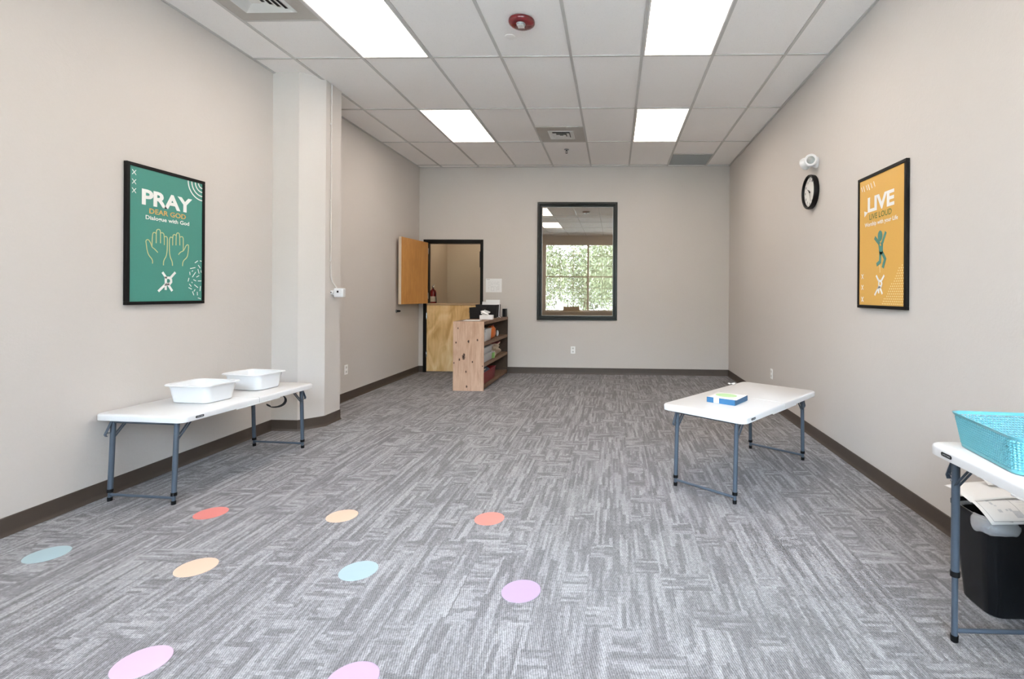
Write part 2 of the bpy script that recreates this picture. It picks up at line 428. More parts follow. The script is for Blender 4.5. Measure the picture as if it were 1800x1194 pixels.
# cove baseboards: profile swept along a path (room on the left of the direction of travel)
def base_strip(name, pts, h=.1, t=.006):
    prof = [(0, 0), (.016, 0), (.0155, .003), (.010, .010), (t + .001, .018), (t, .026), (t, h - .003), (t - .003, h), (0, h)]
    n = len(pts); nor = []
    for i in range(n - 1):
        d = (Vector(pts[i + 1]) - Vector(pts[i])).normalized(); nor.append(Vector((-d.y, d.x)))
    rings = []
    for i, p in enumerate(pts):
        if i == 0: m = nor[0]
        elif i == n - 1: m = nor[-1]
        else:
            m = nor[i - 1] + nor[i]; m = m / max(.3, m.dot(nor[i]))
        rings.append([(p[0] + m.x * a, p[1] + m.y * a, z) for a, z in prof])
    mb = MB(); mb.loft(rings); return struct(mb.obj(name, 'base', smooth=True))
base_strip('baseboard_left', [(XL, yb(XL)), (XL, 5.235), (-2.955, 5.235), (-2.800, 5.06), (-2.800, 4.787), (-2.952, 4.608), (XL, 4.612), (XL, YR)])
base_strip('baseboard_right', [(XR, YR), (XR, yb(XR))])
base_strip('baseboard_back', [(XR, yb(XR)), (DX1 + .004, yb(DX1))])
base_strip('baseboard_corner', [(DX0 - .004, yb(DX0)), (XL, yb(XL))])

# hall beyond the door and the interior window
HY = 9.95; HXL, HXR = -3.34, 1.2
struct(MB().box(HXL - .1, HXL, 8.30, HY + .1, 0, 2.9).obj('wall_hall_left', 'hall'))
struct(MB().box(HXR, HXR + .1, 8.22, HY + .1, 0, 2.9).obj('wall_hall_right', 'hall'))
struct(MB().box(HXL - .1, HXR + .1, HY, HY + .1, 0, 2.9).obj('wall_hall_far', 'hall'))
struct(MB().box(HXL - .1, HXR + .1, 8.20, HY + .1, 2.80, 2.9).obj('ceiling_hall', 'ceiling'))
struct(MB().box(HXL - .1, HXR + .1, 8.451, HY + .1, -.1, 0).obj('floor_hall', 'hallfloor'))

# ------------------------------------------------------------------ ceiling lights
def ceiling_light(x0, y0, label, y1=None, z=ZC, e='panel'):
    y1 = y1 or y0 + 2 * TW
    t = thing('ceiling_light', label, 'ceiling light', ((x0 + TW / 2), (y0 + y1) / 2, z), group='recessed ceiling light panels')
    w, d = TW - .026, (y1 - y0) - .022
    b = MB(); f = .012
    b.box(-w / 2, w / 2, -d / 2, -d / 2 + f, -.002, .007).box(-w / 2, w / 2, d / 2 - f, d / 2, -.002, .007)
    b.box(-w / 2, -w / 2 + f, -d / 2 + f, d / 2 - f, -.002, .007).box(w / 2 - f, w / 2, -d / 2 + f, d / 2 - f, -.002, .007)
    b.obj('frame', 'lamp_frame', t)
    MB().box(-w / 2 + f, w / 2 - f, -d / 2 + f, d / 2 - f, .001, .006).obj('diffuser', e, t)
    return t
LX = (GX + TW, GX + 5 * TW)
ceiling_light(LX[0], GY - 2 * TW, 'large bright ceiling panel at top left, nearest left light')
ceiling_light(LX[1], GY - 2 * TW, 'large bright ceiling panel at top right, nearest right light')
ceiling_light(LX[0], GY + 2 * TW, 'bright ceiling panel farther back in the left row, above the door side')
ceiling_light(LX[1], GY + 2 * TW, 'bright ceiling panel farther back in the right row, toward the window wall')
ceiling_light(LX[0], GY - 6 * TW, 'bright ceiling panel near the rear windows, left row, seen mirrored in the glass')
ceiling_light(LX[1], GY - 6 * TW, 'bright ceiling panel near the rear windows, right row')

M['fillhall'] = m_emit('hall_fill_diffuser', (1.0, .90, .76), 7.5)  # hall panels are added out of view to brighten the hall
for x0, lb in ((-2.9, 'unseen fill light panel added in the hall beyond the dutch door'), (.35, 'unseen fill light panel added in the hall behind the interior window')):
    ceiling_light(x0, 8.85, lb, 8.85 + TW, 2.798, 'fillhall')

# air diffusers
def diffuser(cx, cy, half_panel, half, label, drop=0.0):
    t = thing('ceiling_vent', label, 'vent', (cx, cy, ZC))
    hp = half_panel
    b = MB(); z0, z1 = .001, .006
    b.box(-hp, hp, -hp, -half, z0, z1).box(-hp, hp, half, hp, z0, z1).box(-hp, -half, -half, half, z0, z1).box(half, hp, -half, half, z0, z1)
    b.obj('panel', 'ventback', t)
    return t
def rings_vent(t, cx, cy, half, nr, z=0):
    MB().box(cx - half + .002, cx + half - .002, cy - half + .002, cy + half - .002, z + .004, z + .0055).obj('throat_shade', 'ductshade', t)  # flat dark sheet, its colour stands for the shade between the vanes
    for i in range(nr):
        ro = half * (1 - i / (nr + .35)); ri = ro - half / (nr + .35) * .86
        b = MB()
        sq = lambda r, zz: [(cx - r, cy - r, zz), (cx + r, cy - r, zz), (cx + r, cy + r, zz), (cx - r, cy + r, zz)]
        zl = z - .005 - .0035 * i      # each louvre flares outwards and down, inner ones hang lower
        b.loft([sq(ro, zl - .004), sq(ro - .002, zl - .0055), sq(ri, z + .002 - .003 * i), sq(ri + .001, z + .0035 - .003 * i), sq(ro, zl - .004)], False, False)
        if i == 0: b.loft([sq(ro + .012, z + .0012), sq(ro + .012, z - .0025), sq(ro - .003, z - .0065), sq(ro - .003, z + .0012)], False, False)
        b.obj('vane', 'vent', t)
    r = half * .22
    MB().box(cx - r, cx + r, cy - r, cy + r, z - .022, z - .019).obj('center_plate', 'vent', t)
t = diffuser(GX + .5 * TW, GY - 1.5 * TW, TW / 2 - .013, .178, 'square stepped air diffuser at the top left of the ceiling, cut by the photo edge')
rings_vent(t, 0, 0, .178, 5)
t = diffuser(GX + 3.5 * TW, GY + 3.5 * TW, TW / 2 - .013, .15, 'small square air diffuser in a grey panel far back between the lights')
rings_vent(t, 0, 0, .15, 3)
t = thing('ceiling_vent', 'flat grey return grille in the ceiling above the far right corner', 'vent', (GX + 6.5 * TW, GY + 5.5 * TW, ZC))
h = TW / 2 - .013
MB().box(-h, h, -h, h, .002, .006).obj('panel', 'retvent', t)
b = MB()
for i in range(38):
    y = -h + .012 + i * (2 * h - .024) / 37
    b.box(-h + .012, h - .012, y - .002, y + .002, -.003, .002)
b.obj('grille', 'retvent', t)

# red alarm strobe, sprinklers
t = thing('fire_alarm', 'round dark red alarm strobe on the ceiling between the near lights', 'fire alarm', (-.707, 3.757, ZC))
MB().lathe([(.098, .0), (.099, -.014), (.094, -.024), (.075, -.036), (.05, -.041), (.0005, -.042)], 48, False, True).obj('housing', 'alarmred', t, smooth=True)
b = MB().lathe([(.034, -.040), (.033, -.050), (.026, -.058), (.001, -.060)], 24, True, True, rotm((0, -.035, 0)))
b.obj('strobe_lens', 'lens', t, smooth=True)
b = MB()
for k in range(5): b.box(-.022 + k * .010, -.016 + k * .010, -.062, -.012, -.063, -.058)
b.obj('strobe_flash_tube', 'inkw', t)
def text_mesh(body, size=1.0, bold=0.0, space=1.0):
    cu = bpy.data.curves.new('txt', 'FONT'); cu.body = body; cu.size = size; cu.offset = bold; cu.space_character = space
    cu.align_x = 'LEFT'; cu.resolution_u = 3
    o = bpy.data.objects.new('txt', cu); COL.objects.link(o)
    dg = bpy.context.evaluated_depsgraph_get(); me = bpy.data.meshes.new_from_object(o.evaluated_get(dg))
    vs = [tuple(v.co) for v in me.vertices]; fs = [tuple(p.vertices) for p in me.polygons]
    bpy.data.objects.remove(o); bpy.data.curves.remove(cu); bpy.data.meshes.remove(me)
    return vs, fs
def text_fit(body, x0, z0, x1, z1, bold=0.0, space=1.0, shear=None):
    """text fitted in the box; returns verts in a plane (x, z), faces"""
    vs, fs = text_mesh(body, 1, bold, space)
    ax = min(v[0] for v in vs); bx = max(v[0] for v in vs); ay = min(v[1] for v in vs); by = max(v[1] for v in vs)
    return [(x0 + (v[0] - ax) / (bx - ax) * (x1 - x0), z0 + (v[1] - ay) / (by - ay) * (z1 - z0)) for v in vs], fs
for i, (ang, tx) in enumerate(((50, 'FIRE'), (130, 'FIRE'))):
    vs, fs = text_fit(tx, -.028, -.007, .028, .007, .02)
    mt = Matrix.Rotation(radians(ang - 90), 4, 'Z')
    b = MB()
    b.add([mt @ Vector((v[0], .076 + v[1] * .9, -.0372 + (v[1]) * .62 + .0008 * 0)) for v in vs], fs)
    b.obj('lettering', 'inkw', t)
t = thing('fire_sprinkler', 'small brass-dark pendant sprinkler head on the ceiling beyond the small diffuser', 'sprinkler', (-.688, 7.119, ZC))
MB().lathe([(.036, .001), (.034, -.005), (.012, -.009), (.011, -.012)], 24).obj('escutcheon', 'lens', t, smooth=True)
b = MB().tube([(0, 0, -.01), (0, 0, -.024)], .009).tube([(.009, 0, -.02), (.012, 0, -.035), (.003, 0, -.05)], .003, 8).tube([(-.009, 0, -.02), (-.012, 0, -.035), (-.003, 0, -.05)], .003, 8)
b.lathe([(.003, -.048), (.017, -.051), (.017, -.053), (.002, -.053)], 16)
b.obj('sprinkler_body', 'blackframe', t, smooth=True)
t = MB().lathe([(.042, .0005), (.041, -.003), (.036, -.0045), (.0005, -.0045)], 32, True, True).obj('sprinkler_cover', 'ceiling', smooth=True, loc=(-.845, 4.0, ZC + .008))
tag(t, 'faint flat white disc cover on the ceiling tile just beyond the red alarm', 'sprinkler cover')

# ------------------------------------------------------------------ door_1 (dutch door) and frame
yd = yb(-2.6)
b = MB()
fr = .045
for (x0, x1, z0, z1) in ((DX0 - .006, DX0 + fr, 0, DZ + .006), (DX1 - fr, DX1 + .006, 0, DZ + .006), (DX0 + fr, DX1 - fr, DZ - fr - .01, DZ + .006)):
    b.box(x0, x1, yd - .012, yd + T + .02, z0, z1)
b.box(DX0 + fr, DX0 + fr + .012, yd + .06, yd + T, 0, DZ - fr).box(DX1 - fr - .012, DX1 - fr, yd + .06, yd + T, 0, DZ - fr)
struct(b.obj('trim_3', 'blackframe', bevel=.003))
t = struct(thing('door_1', 'lower half of the dutch door in streaky birch veneer, closed', 'door', (DX0 + fr + .002, yd + .008, 0)))
dw = DX1 - DX0 - 2 * fr - .004
MB().box(0, dw, 0, .045, .012, 1.095).obj('door_panel', 'birch', t, bevel=.002)
MB().box(-.0, dw, -.012, .075, 1.096, 1.128).obj('door_shelf', 'ledge', t, bevel=.003)
b = MB()
for z in (.30, .92): b.box(-.008, .010, -.007, -.0005, z - .05, z + .05).tube([(-.002, -.009, z - .052), (-.002, -.009, z + .052)], .006, 10)
b.obj('hinge', 'chrome', t)
hd = thing('door_handle', '', ''); hd.parent = t
del hd['label']; del hd['category']
b = MB().lathe([(.030, 0), (.030, .006), (.024, .011), (.012, .013), (.011, .05), (.012, .056), (.001, .058)], 24, mat=aim((dw - .065, -.0005, .99), (0, -1, 0)))
b.tube([(dw - .065, -.05, .99), (dw - .10, -.053, .992), (dw - .17, -.050, .990)], [.009, .008, .007], 12)
bpy.data.objects.remove(hd); b.obj('door_handle', 'chrome', t, smooth=True)
MB().box(DX1 - fr - .014, DX1 - fr - .0125 + .002, yd + .004, yd + .045, 1.72, 1.98).obj('trim_4', 'black')['kind'] = 'structure'

# upper leaf, swung against the left wall
hx, hy = -3.042, yd - .020
fx, fy = -3.112, 7.255
d = Vector((fx - hx, fy - hy, 0)); L = d.length; ang = atan2(d.y, d.x)
t = struct(thing('door_2', 'upper half of the dutch door in orange oak veneer, swung open against the left wall', 'door', (hx, hy, 0), ang))
# local +y after rotation points to the room's right (+x)
MB().box(0, L, -.042, 0, 1.125, 2.118).obj('door_panel', 'oak', t, bevel=.0015)
MB().box(L, L + .003, -.042, 0, 1.125, 2.118).obj('door_edge', 'oakedge', t)
b = MB()
for z in (1.25, 1.98): b.tube([(-.006, .0, z - .05), (-.006, .0, z + .05)], .006, 10).box(-.004, .0005, -.035, -.002, z - .05, z + .05)
b.obj('hinge', 'chrome', t)

# ------------------------------------------------------------------ interior window (window_1)
yw = yb((WX0 + WX1) / 2)
b = MB(); f = .052
def frame_ring(b, x0, x1, z0, z1, f, ya, yc):
    b.box(x0, x1, ya, yc, z0, z0 + f).box(x0, x1, ya, yc, z1 - f, z1).box(x0, x0 + f, ya, yc, z0 + f, z1 - f).box(x1 - f, x1, ya, yc, z0 + f, z1 - f)
t = struct(thing('window_1', 'interior window with black metal frame in the far wall', 'window', (0, 0, 0)))
frame_ring(b, WX0, WX1, WZ0, WZ1, .040, yw - .022, yw + T + .022)
b.obj('window_frame', 'winframe', t, bevel=.003)
b = MB(); frame_ring(b, WX0 + .040, WX1 - .040, WZ0 + .040, WZ1 - .040, .030, yw + .018, yw + .062)
b.obj('window_stop', 'winframe', t, bevel=.002)
b = MB(); frame_ring(b, WX0 + .0702, WX1 - .0702, WZ0 + .0702, WZ1 - .0702, .006, yw + .030, yw + .040)
b.obj('window_gasket', 'vent', t)
MB().box(WX0 + .066, WX1 - .066, yw + .041, yw + .047, WZ0 + .066, WZ1 - .066).obj('window_pane', 'glass_in', t)

# ------------------------------------------------------------------ rear windows (behind the camera, mirrored in the glass)
for i, (a, c) in enumerate(RW):
    t = struct(thing('window_%d' % (i + 2), 'tall daylight window in the rear wall', 'window', (0, 0, 0)))
    b = MB(); frame_ring(b, a, c, RZ0, RZ1, .022, YR - .10, YR - .02)
    b.box(a + .022, c - .022, YR - .10, YR - .02, 1.875, 1.915)
    b.obj('window_frame', 'rearframe', t)
    b = MB()
    for (z0, z1) in ((RZ0 + .045, 1.87), (1.92, RZ1 - .045)):
        for k in (1, 2):
            x = a + .045 + (c - a - .09) * k / 3; b.box(x - .008, x + .008, YR - .072, YR - .048, z0, z1)
            z = z0 + (z1 - z0) * k / 3; b.box(a + .045, c - .045, YR - .072, YR - .048, z - .008, z + .008)
    b.obj('window_muntin', 'rearframe', t)
    MB().box(a + .04, c - .04, YR - .062, YR - .058, RZ0 + .04, RZ1 - .04).obj('window_pane', 'glass_out', t)
struct(MB().box(-2.43, 1.80, YR, YR + .16, RZ0 - .05, RZ0 - .012).obj('trim_5', 'rearframe', bevel=.004))
t = thing('cardboard_box', 'brown cardboard box on the sill of the rear window, seen only as a reflection', 'box', (-1.50, YR + .085, RZ0 - .012))
b = MB(); b.box(-.28, .28, -.07, .07, 0, .004)
b.box(-.28, .28, -.07, -.066, .004, .15).box(-.28, .28, .066, .07, .004, .15).box(-.28, -.276, -.066, .066, .004, .15).box(.276, .28, -.066, .066, .004, .15)
b.obj('box_body', 'card', t)
b = MB(); b.box(-.28, .28, -.07, -.001, .151, .155).box(-.28, .28, .001, .07, .151, .155); b.obj('box_flap', 'card', t)

# outside the rear windows
struct(MB().box(-30, 30, -45, YR - T - .01, -.5, -.3).obj('ground', 'bounceground'))
def tree(x, y, h, r, seed, label):
    rd = random.Random(seed)
    t = thing('tree', label, 'tree', (x, y, -.3), group='trees outside the rear windows')
    b = MB(); b.tube([(0, 0, 0), (.05, .03, h * .4), (0, .08, h * .75)], [.16, .12, .05], 10)
    for k in range(9):
        a = rd.uniform(0, 6.28); z = h * rd.uniform(.3, .65)
        b.tube([(0, 0, z), (cos(a) * r * .4, sin(a) * r * .4, z + r * .3), (cos(a) * r * .75, sin(a) * r * .75, z + r * .5)], [.05, .03, .012], 6)
    b.obj('trunk', 'bark', t)
    b = MB()
    for k in range(7500):
        u = rd.uniform(-1, 1); a = rd.uniform(0, 6.28); q = rd.random() ** .4
        sr = sqrt(1 - u * u) * q * r; p = Vector((cos(a) * sr, sin(a) * sr, h * .56 + u * q * h * .47))
        s = rd.uniform(.06, .13); e1 = Vector((rd.gauss(0, 1), rd.gauss(0, 1), rd.gauss(0, 1))).normalized(); e2 = e1.orthogonal().normalized()
        b.add([p, p + e1 * s + e2 * s * .4, p + e1 * s * 2, p + e1 * s - e2 * s * .4], [(0, 1, 2, 3)])
    o = b.obj('foliage', 'leaf', t); o['kind'] = 'stuff'
for i, (x, y, h, r) in enumerate(((-4.2, -8.5, 4.6, 1.9), (.4, -9.5, 5.0, 2.0), (5.6, -12.5, 5.4, 2.1), (-1.7, -13.0, 4.6, 2.0))):
    tree(x, y, h, r, 20 + i, ['leafy tree outside the rear windows, left end', 'leafy tree outside the middle rear window', 'leafy tree outside the rear windows, right end', 'leafy tree farthest beyond the rear windows'][i])

# ------------------------------------------------------------------ small wall fittings
def outlet(loc, rz, label):
    t = thing('wall_outlet', label, 'outlet', loc, rz, 'white wall outlets')   # local -y faces the room
    MB().box(-.036, .036, -.006, 0, -.058, .058).obj('cover_plate', 'platewhite', t, bevel=.0025)
    for s in (-1, 1):
        b = MB().box(-.016, .016, -.0075, -.0061, s * .026 - .014, s * .026 + .014); b.obj('socket', 'vent', t, bevel=.0006)
        q = MB().box(-.008, -.006, -.0080, -.0076, s * .026 - .004, s * .026 + .005).box(.006, .008, -.0080, -.0076, s * .026 - .004, s * .026 + .005); q.obj('slot', 'black', t)
outlet((XL, 5.92, .372), pi / 2, 'white outlet low on the left wall just beyond the column')
outlet((-.66, yb(-.66), .387), 0, 'white outlet low on the far wall below the interior window')
outlet((XR, 5.86, .385), -pi / 2, 'white outlet low on the right wall behind the folding table')
t = thing('door_stop', 'small dark round wall door stop under the open upper door leaf', 'door stop', (XL, 7.30, 1.026), rot=(0, pi / 2, 0))
MB().lathe([(.026, 0), (.026, .008), (.018, .012)], 24).obj('base_plate', 'lens', t, smooth=True)
MB().lathe([(.015, .012), (.014, .05), (.010, .062), (.001, .064)], 20).obj('bumper', 'black', t, smooth=True)

# conduit and sensor box on the column
px, py = -2.7925, 4.872
t = thing('conduit_pipe', 'thin painted conduit running down the column to the white sensor box', 'conduit', (px, py, 0))
MB().tube([(0, 0, ZC + .004), (0, 0, 2.0), (.001, .001, 1.45), (.006, .02, 1.40), (.030, .048, 1.35), (.030, .05, 1.338)], .0075, 10).obj('pipe', 'wall', t, smooth=True)
for z in (2.95, 2.2, 1.6): MB().box(-.0073, .0095, -.016, .016, z - .008, z + .008).obj('strap', 'wall', t, bevel=.002)
t = thing('sensor_box', 'white plastic sensor box at the end of the conduit on the column', 'sensor', (-2.80, 4.93, 1.293))
MB().box(.018, .112, -.03, .03, -.045, .045).obj('housing', 'white', t, bevel=.01, seg=3)
MB().box(.0, .020, -.018, .018, -.024, .024).obj('mount', 'white', t, bevel=.003)
MB().box(.052, .070, -.0325, -.0302, .000, .020).obj('display', 'black', t)
MB().lathe([(.020, 0), (.020, .010), (.016, .014), (.001, .014)], 24, mat=aim((.004, -.034, .002), (0, -1, 0))).obj('knob', 'white', t, smooth=True)
MB().lathe([(.006, 0), (.006, .002)], 12, mat=aim((.004, -.0482, .002), (0, -1, 0))).obj('knob_mark', 'black', t)

# notices on the far wall
def quadz(b, x0, x1, z0, z1, y0, y1): b.box(x0, x1, y0, y1, z0, z1); return b
t = thing('wall_notice', 'printed white notice taped to the far wall right of the door', 'notice', (-1.961, yb(-1.961) - .001, 1.424), TB)
MB().box(-.132, .132, -.0008, 0, -.111, .111).obj('sheet', 'paper', t)
b = MB(); rd = random.Random(3)
for r in range(9):
    for c in range(9):
        if rd.random() < .6: b.box(-.09 + c * .021, -.078 + c * .021 + rd.random() * .006, -.0013, -.0009, .055 - r * .018, .0575 - r * .018)
b.obj('small_print', 'paperink', t)
MB().box(-.122, -.065, -.0013, -.0009, .094, .100).obj('heading_line', 'paperink', t)

# ------------------------------------------------------------------ posters
def stroke(b, pts, w, y0=-.0012, y1=-.0004, closed=False):
    pts = [Vector((p[0] / 1000, p[1] / 1000)) for p in pts]
    n = len(pts); L_, R_ = [], []
    for i, p in enumerate(pts):
        a = (pts[i] - pts[i - 1]).normalized() if i else None; c = (pts[i + 1] - pts[i]).normalized() if i < n - 1 else None
        if a is None: a = c
        if c is None: c = a
        t_ = (a + c)
        t_ = t_.normalized() if t_.length > .2 else a
        nn = Vector((-t_.y, t_.x)); k = w / 2 / max(.55, nn.dot(Vector((-a.y, a.x)))); L_.append(p + nn * k); R_.append(p - nn * k)
    for i in range(n - 1):
        poly = [L_[i], R_[i], R_[i + 1], L_[i + 1]]
        vs = [(q.x, y0, q.y) for q in poly] + [(q.x, y1, q.y) for q in poly]
        b.add(vs, [(0, 1, 2, 3), (7, 6, 5, 4), (0, 4, 5, 1), (1, 5, 6, 2), (2, 6, 7, 3), (3, 7, 4, 0)])
def smooth(pts, it=2):
    for _ in range(it):
        q = [pts[0]]
        for a, c in zip(pts, pts[1:]): q += [(a[0] * .75 + c[0] * .25, a[1] * .75 + c[1] * .25), (a[0] * .25 + c[0] * .75, a[1] * .25 + c[1] * .75)]
        pts = q + [pts[-1]]
    return pts
def ptext(body, x0, z0, x1, z1, m, name, t, bold=.02, space=1.0):
    vs, fs = text_fit(body, x0 / 1000, z0 / 1000, x1 / 1000, z1 / 1000, bold, space)
    MB().add([(v[0], -.001, v[1]) for v in vs], fs).obj(name, m, t)
def poster(name, loc, rz, w, h, pw, ph, mat, label):
    t = thing(name, label, 'poster', loc, rz)      # origin: lower-left corner of the print; -y faces the room
    bx = (w - pw) / 2; bz = (h - ph) / 2
    b = MB(); frame_ring(b, -bx, pw + bx, -bz, ph + bz, bx, -.006, .018); b.obj('frame', 'black', t, bevel=.0015)
    MB().box(-.002, pw + .002, .0, .017, -.002, ph + .002).obj('print', mat, t)
    return t
def cross(b, x, z, s, w):
    stroke(b, [(x - s * .85, z + s), (x + s * .85, z - s)], w); stroke(b, [(x - s * .85, z - s), (x + s * .85, z + s)], w)

HANDS = [[(167, 259), (168, 286), (137, 316), (126, 347), (120, 390), (116, 412), (128, 423), (142, 417), (155, 394), (162, 372), (182, 362), (207, 339)], [(162, 372), (165, 459), (171, 473), (181, 477), (194, 470)], [(194, 403), (194, 482), (198, 496), (209, 502), (222, 500), (227, 484), (227, 406)], [(227, 476), (236, 482), (250, 479), (256, 465), (257, 396)], [(256, 452), (265, 459), (279, 456), (282, 437), (279, 325), (252, 287), (251, 252)], [(324, 253), (322, 284), (300, 321), (297, 413), (299, 452), (311, 460), (321, 454)], [(324, 400), (324, 470), (337, 482), (352, 475)], [(352, 403), (353, 486), (367, 498), (382, 490), (384, 406)], [(384, 466), (400, 473), (413, 467), (414, 425), (413, 369)], [(373, 337), (389, 357), (413, 367), (426, 384), (438, 411), (453, 419), (461, 411), (457, 365), (449, 322), (411, 293), (408, 255)]]
LOGO_A = [[(244, 203), (273, 166)], [(348, 207), (309, 166)], [(212, 68), (268, 118)], [(271, 172), (270, 78)], [(271, 165), (298, 166), (313, 153), (314, 135), (301, 121), (271, 120)], [(286, 122), (323, 71)]]
SPR = [[(518, 286), (545, 304)], [(564, 305), (579, 302)], [(548, 271), (568, 248)], [(475, 240), (522, 251)], [(490, 220), (501, 227)], [(471, 216), (475, 192)], [(545, 241), (557, 206)], [(495, 177), (525, 216)], [(532, 178), (557, 191)], [(465, 170), (457, 143)], [(505, 158), (529, 149)], [(546, 149), (578, 150)], [(490, 141), (495, 132)], [(468, 125), (486, 106)], [(513, 120), (547, 98)], [(571, 110), (565, 72)], [(462, 98), (491, 86)], [(510, 69), (521, 85)], [(497, 69), (510, 40)], [(540, 66), (543, 39)], [(547, 20), (573, 12)], [(574, 232), (577, 214)]]
t = poster('framed_poster', (XL + .0185, 3.206, 1.228), pi / 2, .626, .944, .582, .898, 'green', 'framed green poster reading PRAY with two outlined hands, on the left wall')
ptext('PRAY', 86, 655, 490, 762, 'inkw', 'heading', t, .036, .97)
ptext('DEAR GOD', 141, 602, 434, 638, 'inkg', 'subheading', t, .02, 1.0)
ptext('Dialogue with God', 114, 551, 464, 588, 'inkw', 'caption', t, .02, 1.0)
b = MB()
for p in HANDS: stroke(b, smooth(p), .0062)
b.obj('hands_drawing', 'inkhand', t)
b = MB()
for p in LOGO_A: stroke(b, p, .017)
b.obj('emblem', 'inkw', t)
for z in (858, 796, 737): b = MB(); cross(b, 31, z, 16, .0042); b.obj('cross_mark', 'inkw', t)
b = MB()
for r in (128, 96, 64, 34):
    stroke(b, [(582 - 1 - r * cos(radians(a)), 898 - 1 - r * sin(radians(a))) for a in range(0, 91, 6)], .0085)
b.obj('arc_pattern', 'inkw', t)
b = MB()
for p in SPR: stroke(b, p, .0055)
b.obj('sprinkle_pattern', 'inkw', t)

MAN = [[(215, 470), (264, 431), (281, 418)], [(357, 493), (317, 426), (300, 412)], [(293, 365), (289, 348), (287, 298), (242, 278)], [(308, 362), (322, 346), (350, 311), (321, 254)]]
LOGO_B = [[(238, 205), (269, 169)], [(340, 203), (308, 171)], [(273, 168), (271, 82)], [(273, 167), (301, 165), (310, 147), (301, 130), (273, 127)], [(282, 130), (318, 77)], [(218, 69), (268, 123)]]
TICK = [[(23, 857), (42, 821)], [(51, 860), (71, 817)], [(91, 858), (112, 820)], [(120, 859), (142, 816)], [(157, 861), (176, 822)], [(195, 864), (216, 824)]]
t = poster('framed_poster', (XR - .0185, 3.760, 1.230), -pi / 2, .618, .944, .574, .898, 'gold', 'framed golden poster reading LIVE with a leaping figure, on the right wall')
ptext('LIVE', 116, 656, 457, 762, 'inkw', 'heading', t, .036, .97)
ptext('LIVE LOUD', 141, 601, 427, 641, 'inkol', 'subheading', t, .014, 1.0)
ptext('Worship with your Life', 75, 548, 499, 586, 'inkw', 'caption', t, .02, 1.0)
b = MB()
for p, w in zip(MAN, (.026, .024, .026, .026)): stroke(b, p, w)
b.prism([(.262, .425), (.285, .405), (.300, .405), (.322, .425), (.322, .36), (.312, .345), (.283, .345), (.275, .36)], 0, .0008, Matrix(((1, 0, 0, 0), (0, 0, -1, -.0004), (0, 1, 0, 0), (0, 0, 0, 1))))
b.prism([(.285 + .029 * cos(a * pi / 12), .473 + .037 * sin(a * pi / 12)) for a in range(24)], 0, .0008, Matrix(((1, 0, 0, 0), (0, 0, -1, -.0004), (0, 1, 0, 0), (0, 0, 0, 1))))
b.obj('leaping_figure', 'inkt', t)
b = MB(); stroke(b, [(283, 275), (286, 223)], .0045); b.obj('spring_line', 'inkc', t)
b = MB()
for p in LOGO_B: stroke(b, p, .0155)
b.obj('emblem', 'inkw', t)
for z in (204, 125, 39): b = MB(); cross(b, 46, z, 17, .006); b.obj('cross_mark', 'inkw', t)
b = MB()
for p in TICK: stroke(b, p, .0055)
b.obj('tick_pattern', 'inkw', t)
b = MB(); b.add([(.066, -.001, .675), (.118, -.001, .660), (.071, -.001, .631)], [(0, 2, 1)]); b.obj('horn_mark', 'inkw', t)
b = MB(); row = 0
z = .012
while z < .27:
    x = .562 - (row % 2) * .011
    lim = .30 + (z / .262) * .235
    while x > lim:
        b.prism([(x + .0043 * cos(a * pi / 4), z + .0043 * sin(a * pi / 4)) for a in range(8)], 0, .0006, Matrix(((1, 0, 0, 0), (0, 0, -1, -.0004), (0, 1, 0, 0), (0, 0, 0, 1))))
        x -= .022
    z += .0165; row += 1
b.obj('dot_pattern', 'inkc', t)

# ------------------------------------------------------------------ clock and emergency light
t = thing('wall_clock', 'round black-rimmed wall clock with a white dial on the right wall', 'clock', (XR, 4.69, 2.248), -pi / 2)   # local -y into room
A = aim((0, 0, 0), (0, -1, 0))
MB().lathe([(.140, 0), (.155, .004), (.158, .030), (.155, .046), (.148, .050), (.140, .046), (.134, .030)], 64, True, False, A).obj('rim', 'black', t, smooth=True)
MB().lathe([(.1345, .024), (.1345, .027)], 48, mat=A).obj('dial', 'dial', t)
b = MB()
for k in range(1, 13):
    a = pi / 2 - k * pi / 6
    vs, fs = text_fit(str(k), -.010 - .005 * (k > 9), -.0115, .010 + .005 * (k > 9), .0115, .01)
    MB().add([(.107 * cos(a) + v[0], -.0276, .107 * sin(a) + v[1]) for v in vs], fs).obj('numeral', 'black', t)
b = MB()
for k in range(60):
    a = k * pi / 30; r0 = .123 if k % 5 else .120
    b.tube([(r0 * cos(a), -.0276, r0 * sin(a)), (.129 * cos(a), -.0276, .129 * sin(a))], .0007, 4)
b.obj('minute_marks', 'black', t)
def hand(name, a, Ln, w, y):
    d = Vector((cos(a), 0, sin(a))); nn = Vector((-sin(a), 0, cos(a)))
    MB().add([d * -.02 - nn * w, d * -.02 + nn * w, d * Ln + nn * w * .4, d * Ln - nn * w * .4] , [(0, 1, 2, 3)]).obj(name, 'black', t, loc=(0, y, 0), solid=.0008)
hand('hour_hand', radians(148), .058, .006, -.031); hand('minute_hand', radians(-72), .095, .0035, -.033)
MB().lathe([(.007, .027), (.007, .036)], 16, mat=A).obj('hand_cap', 'black', t)

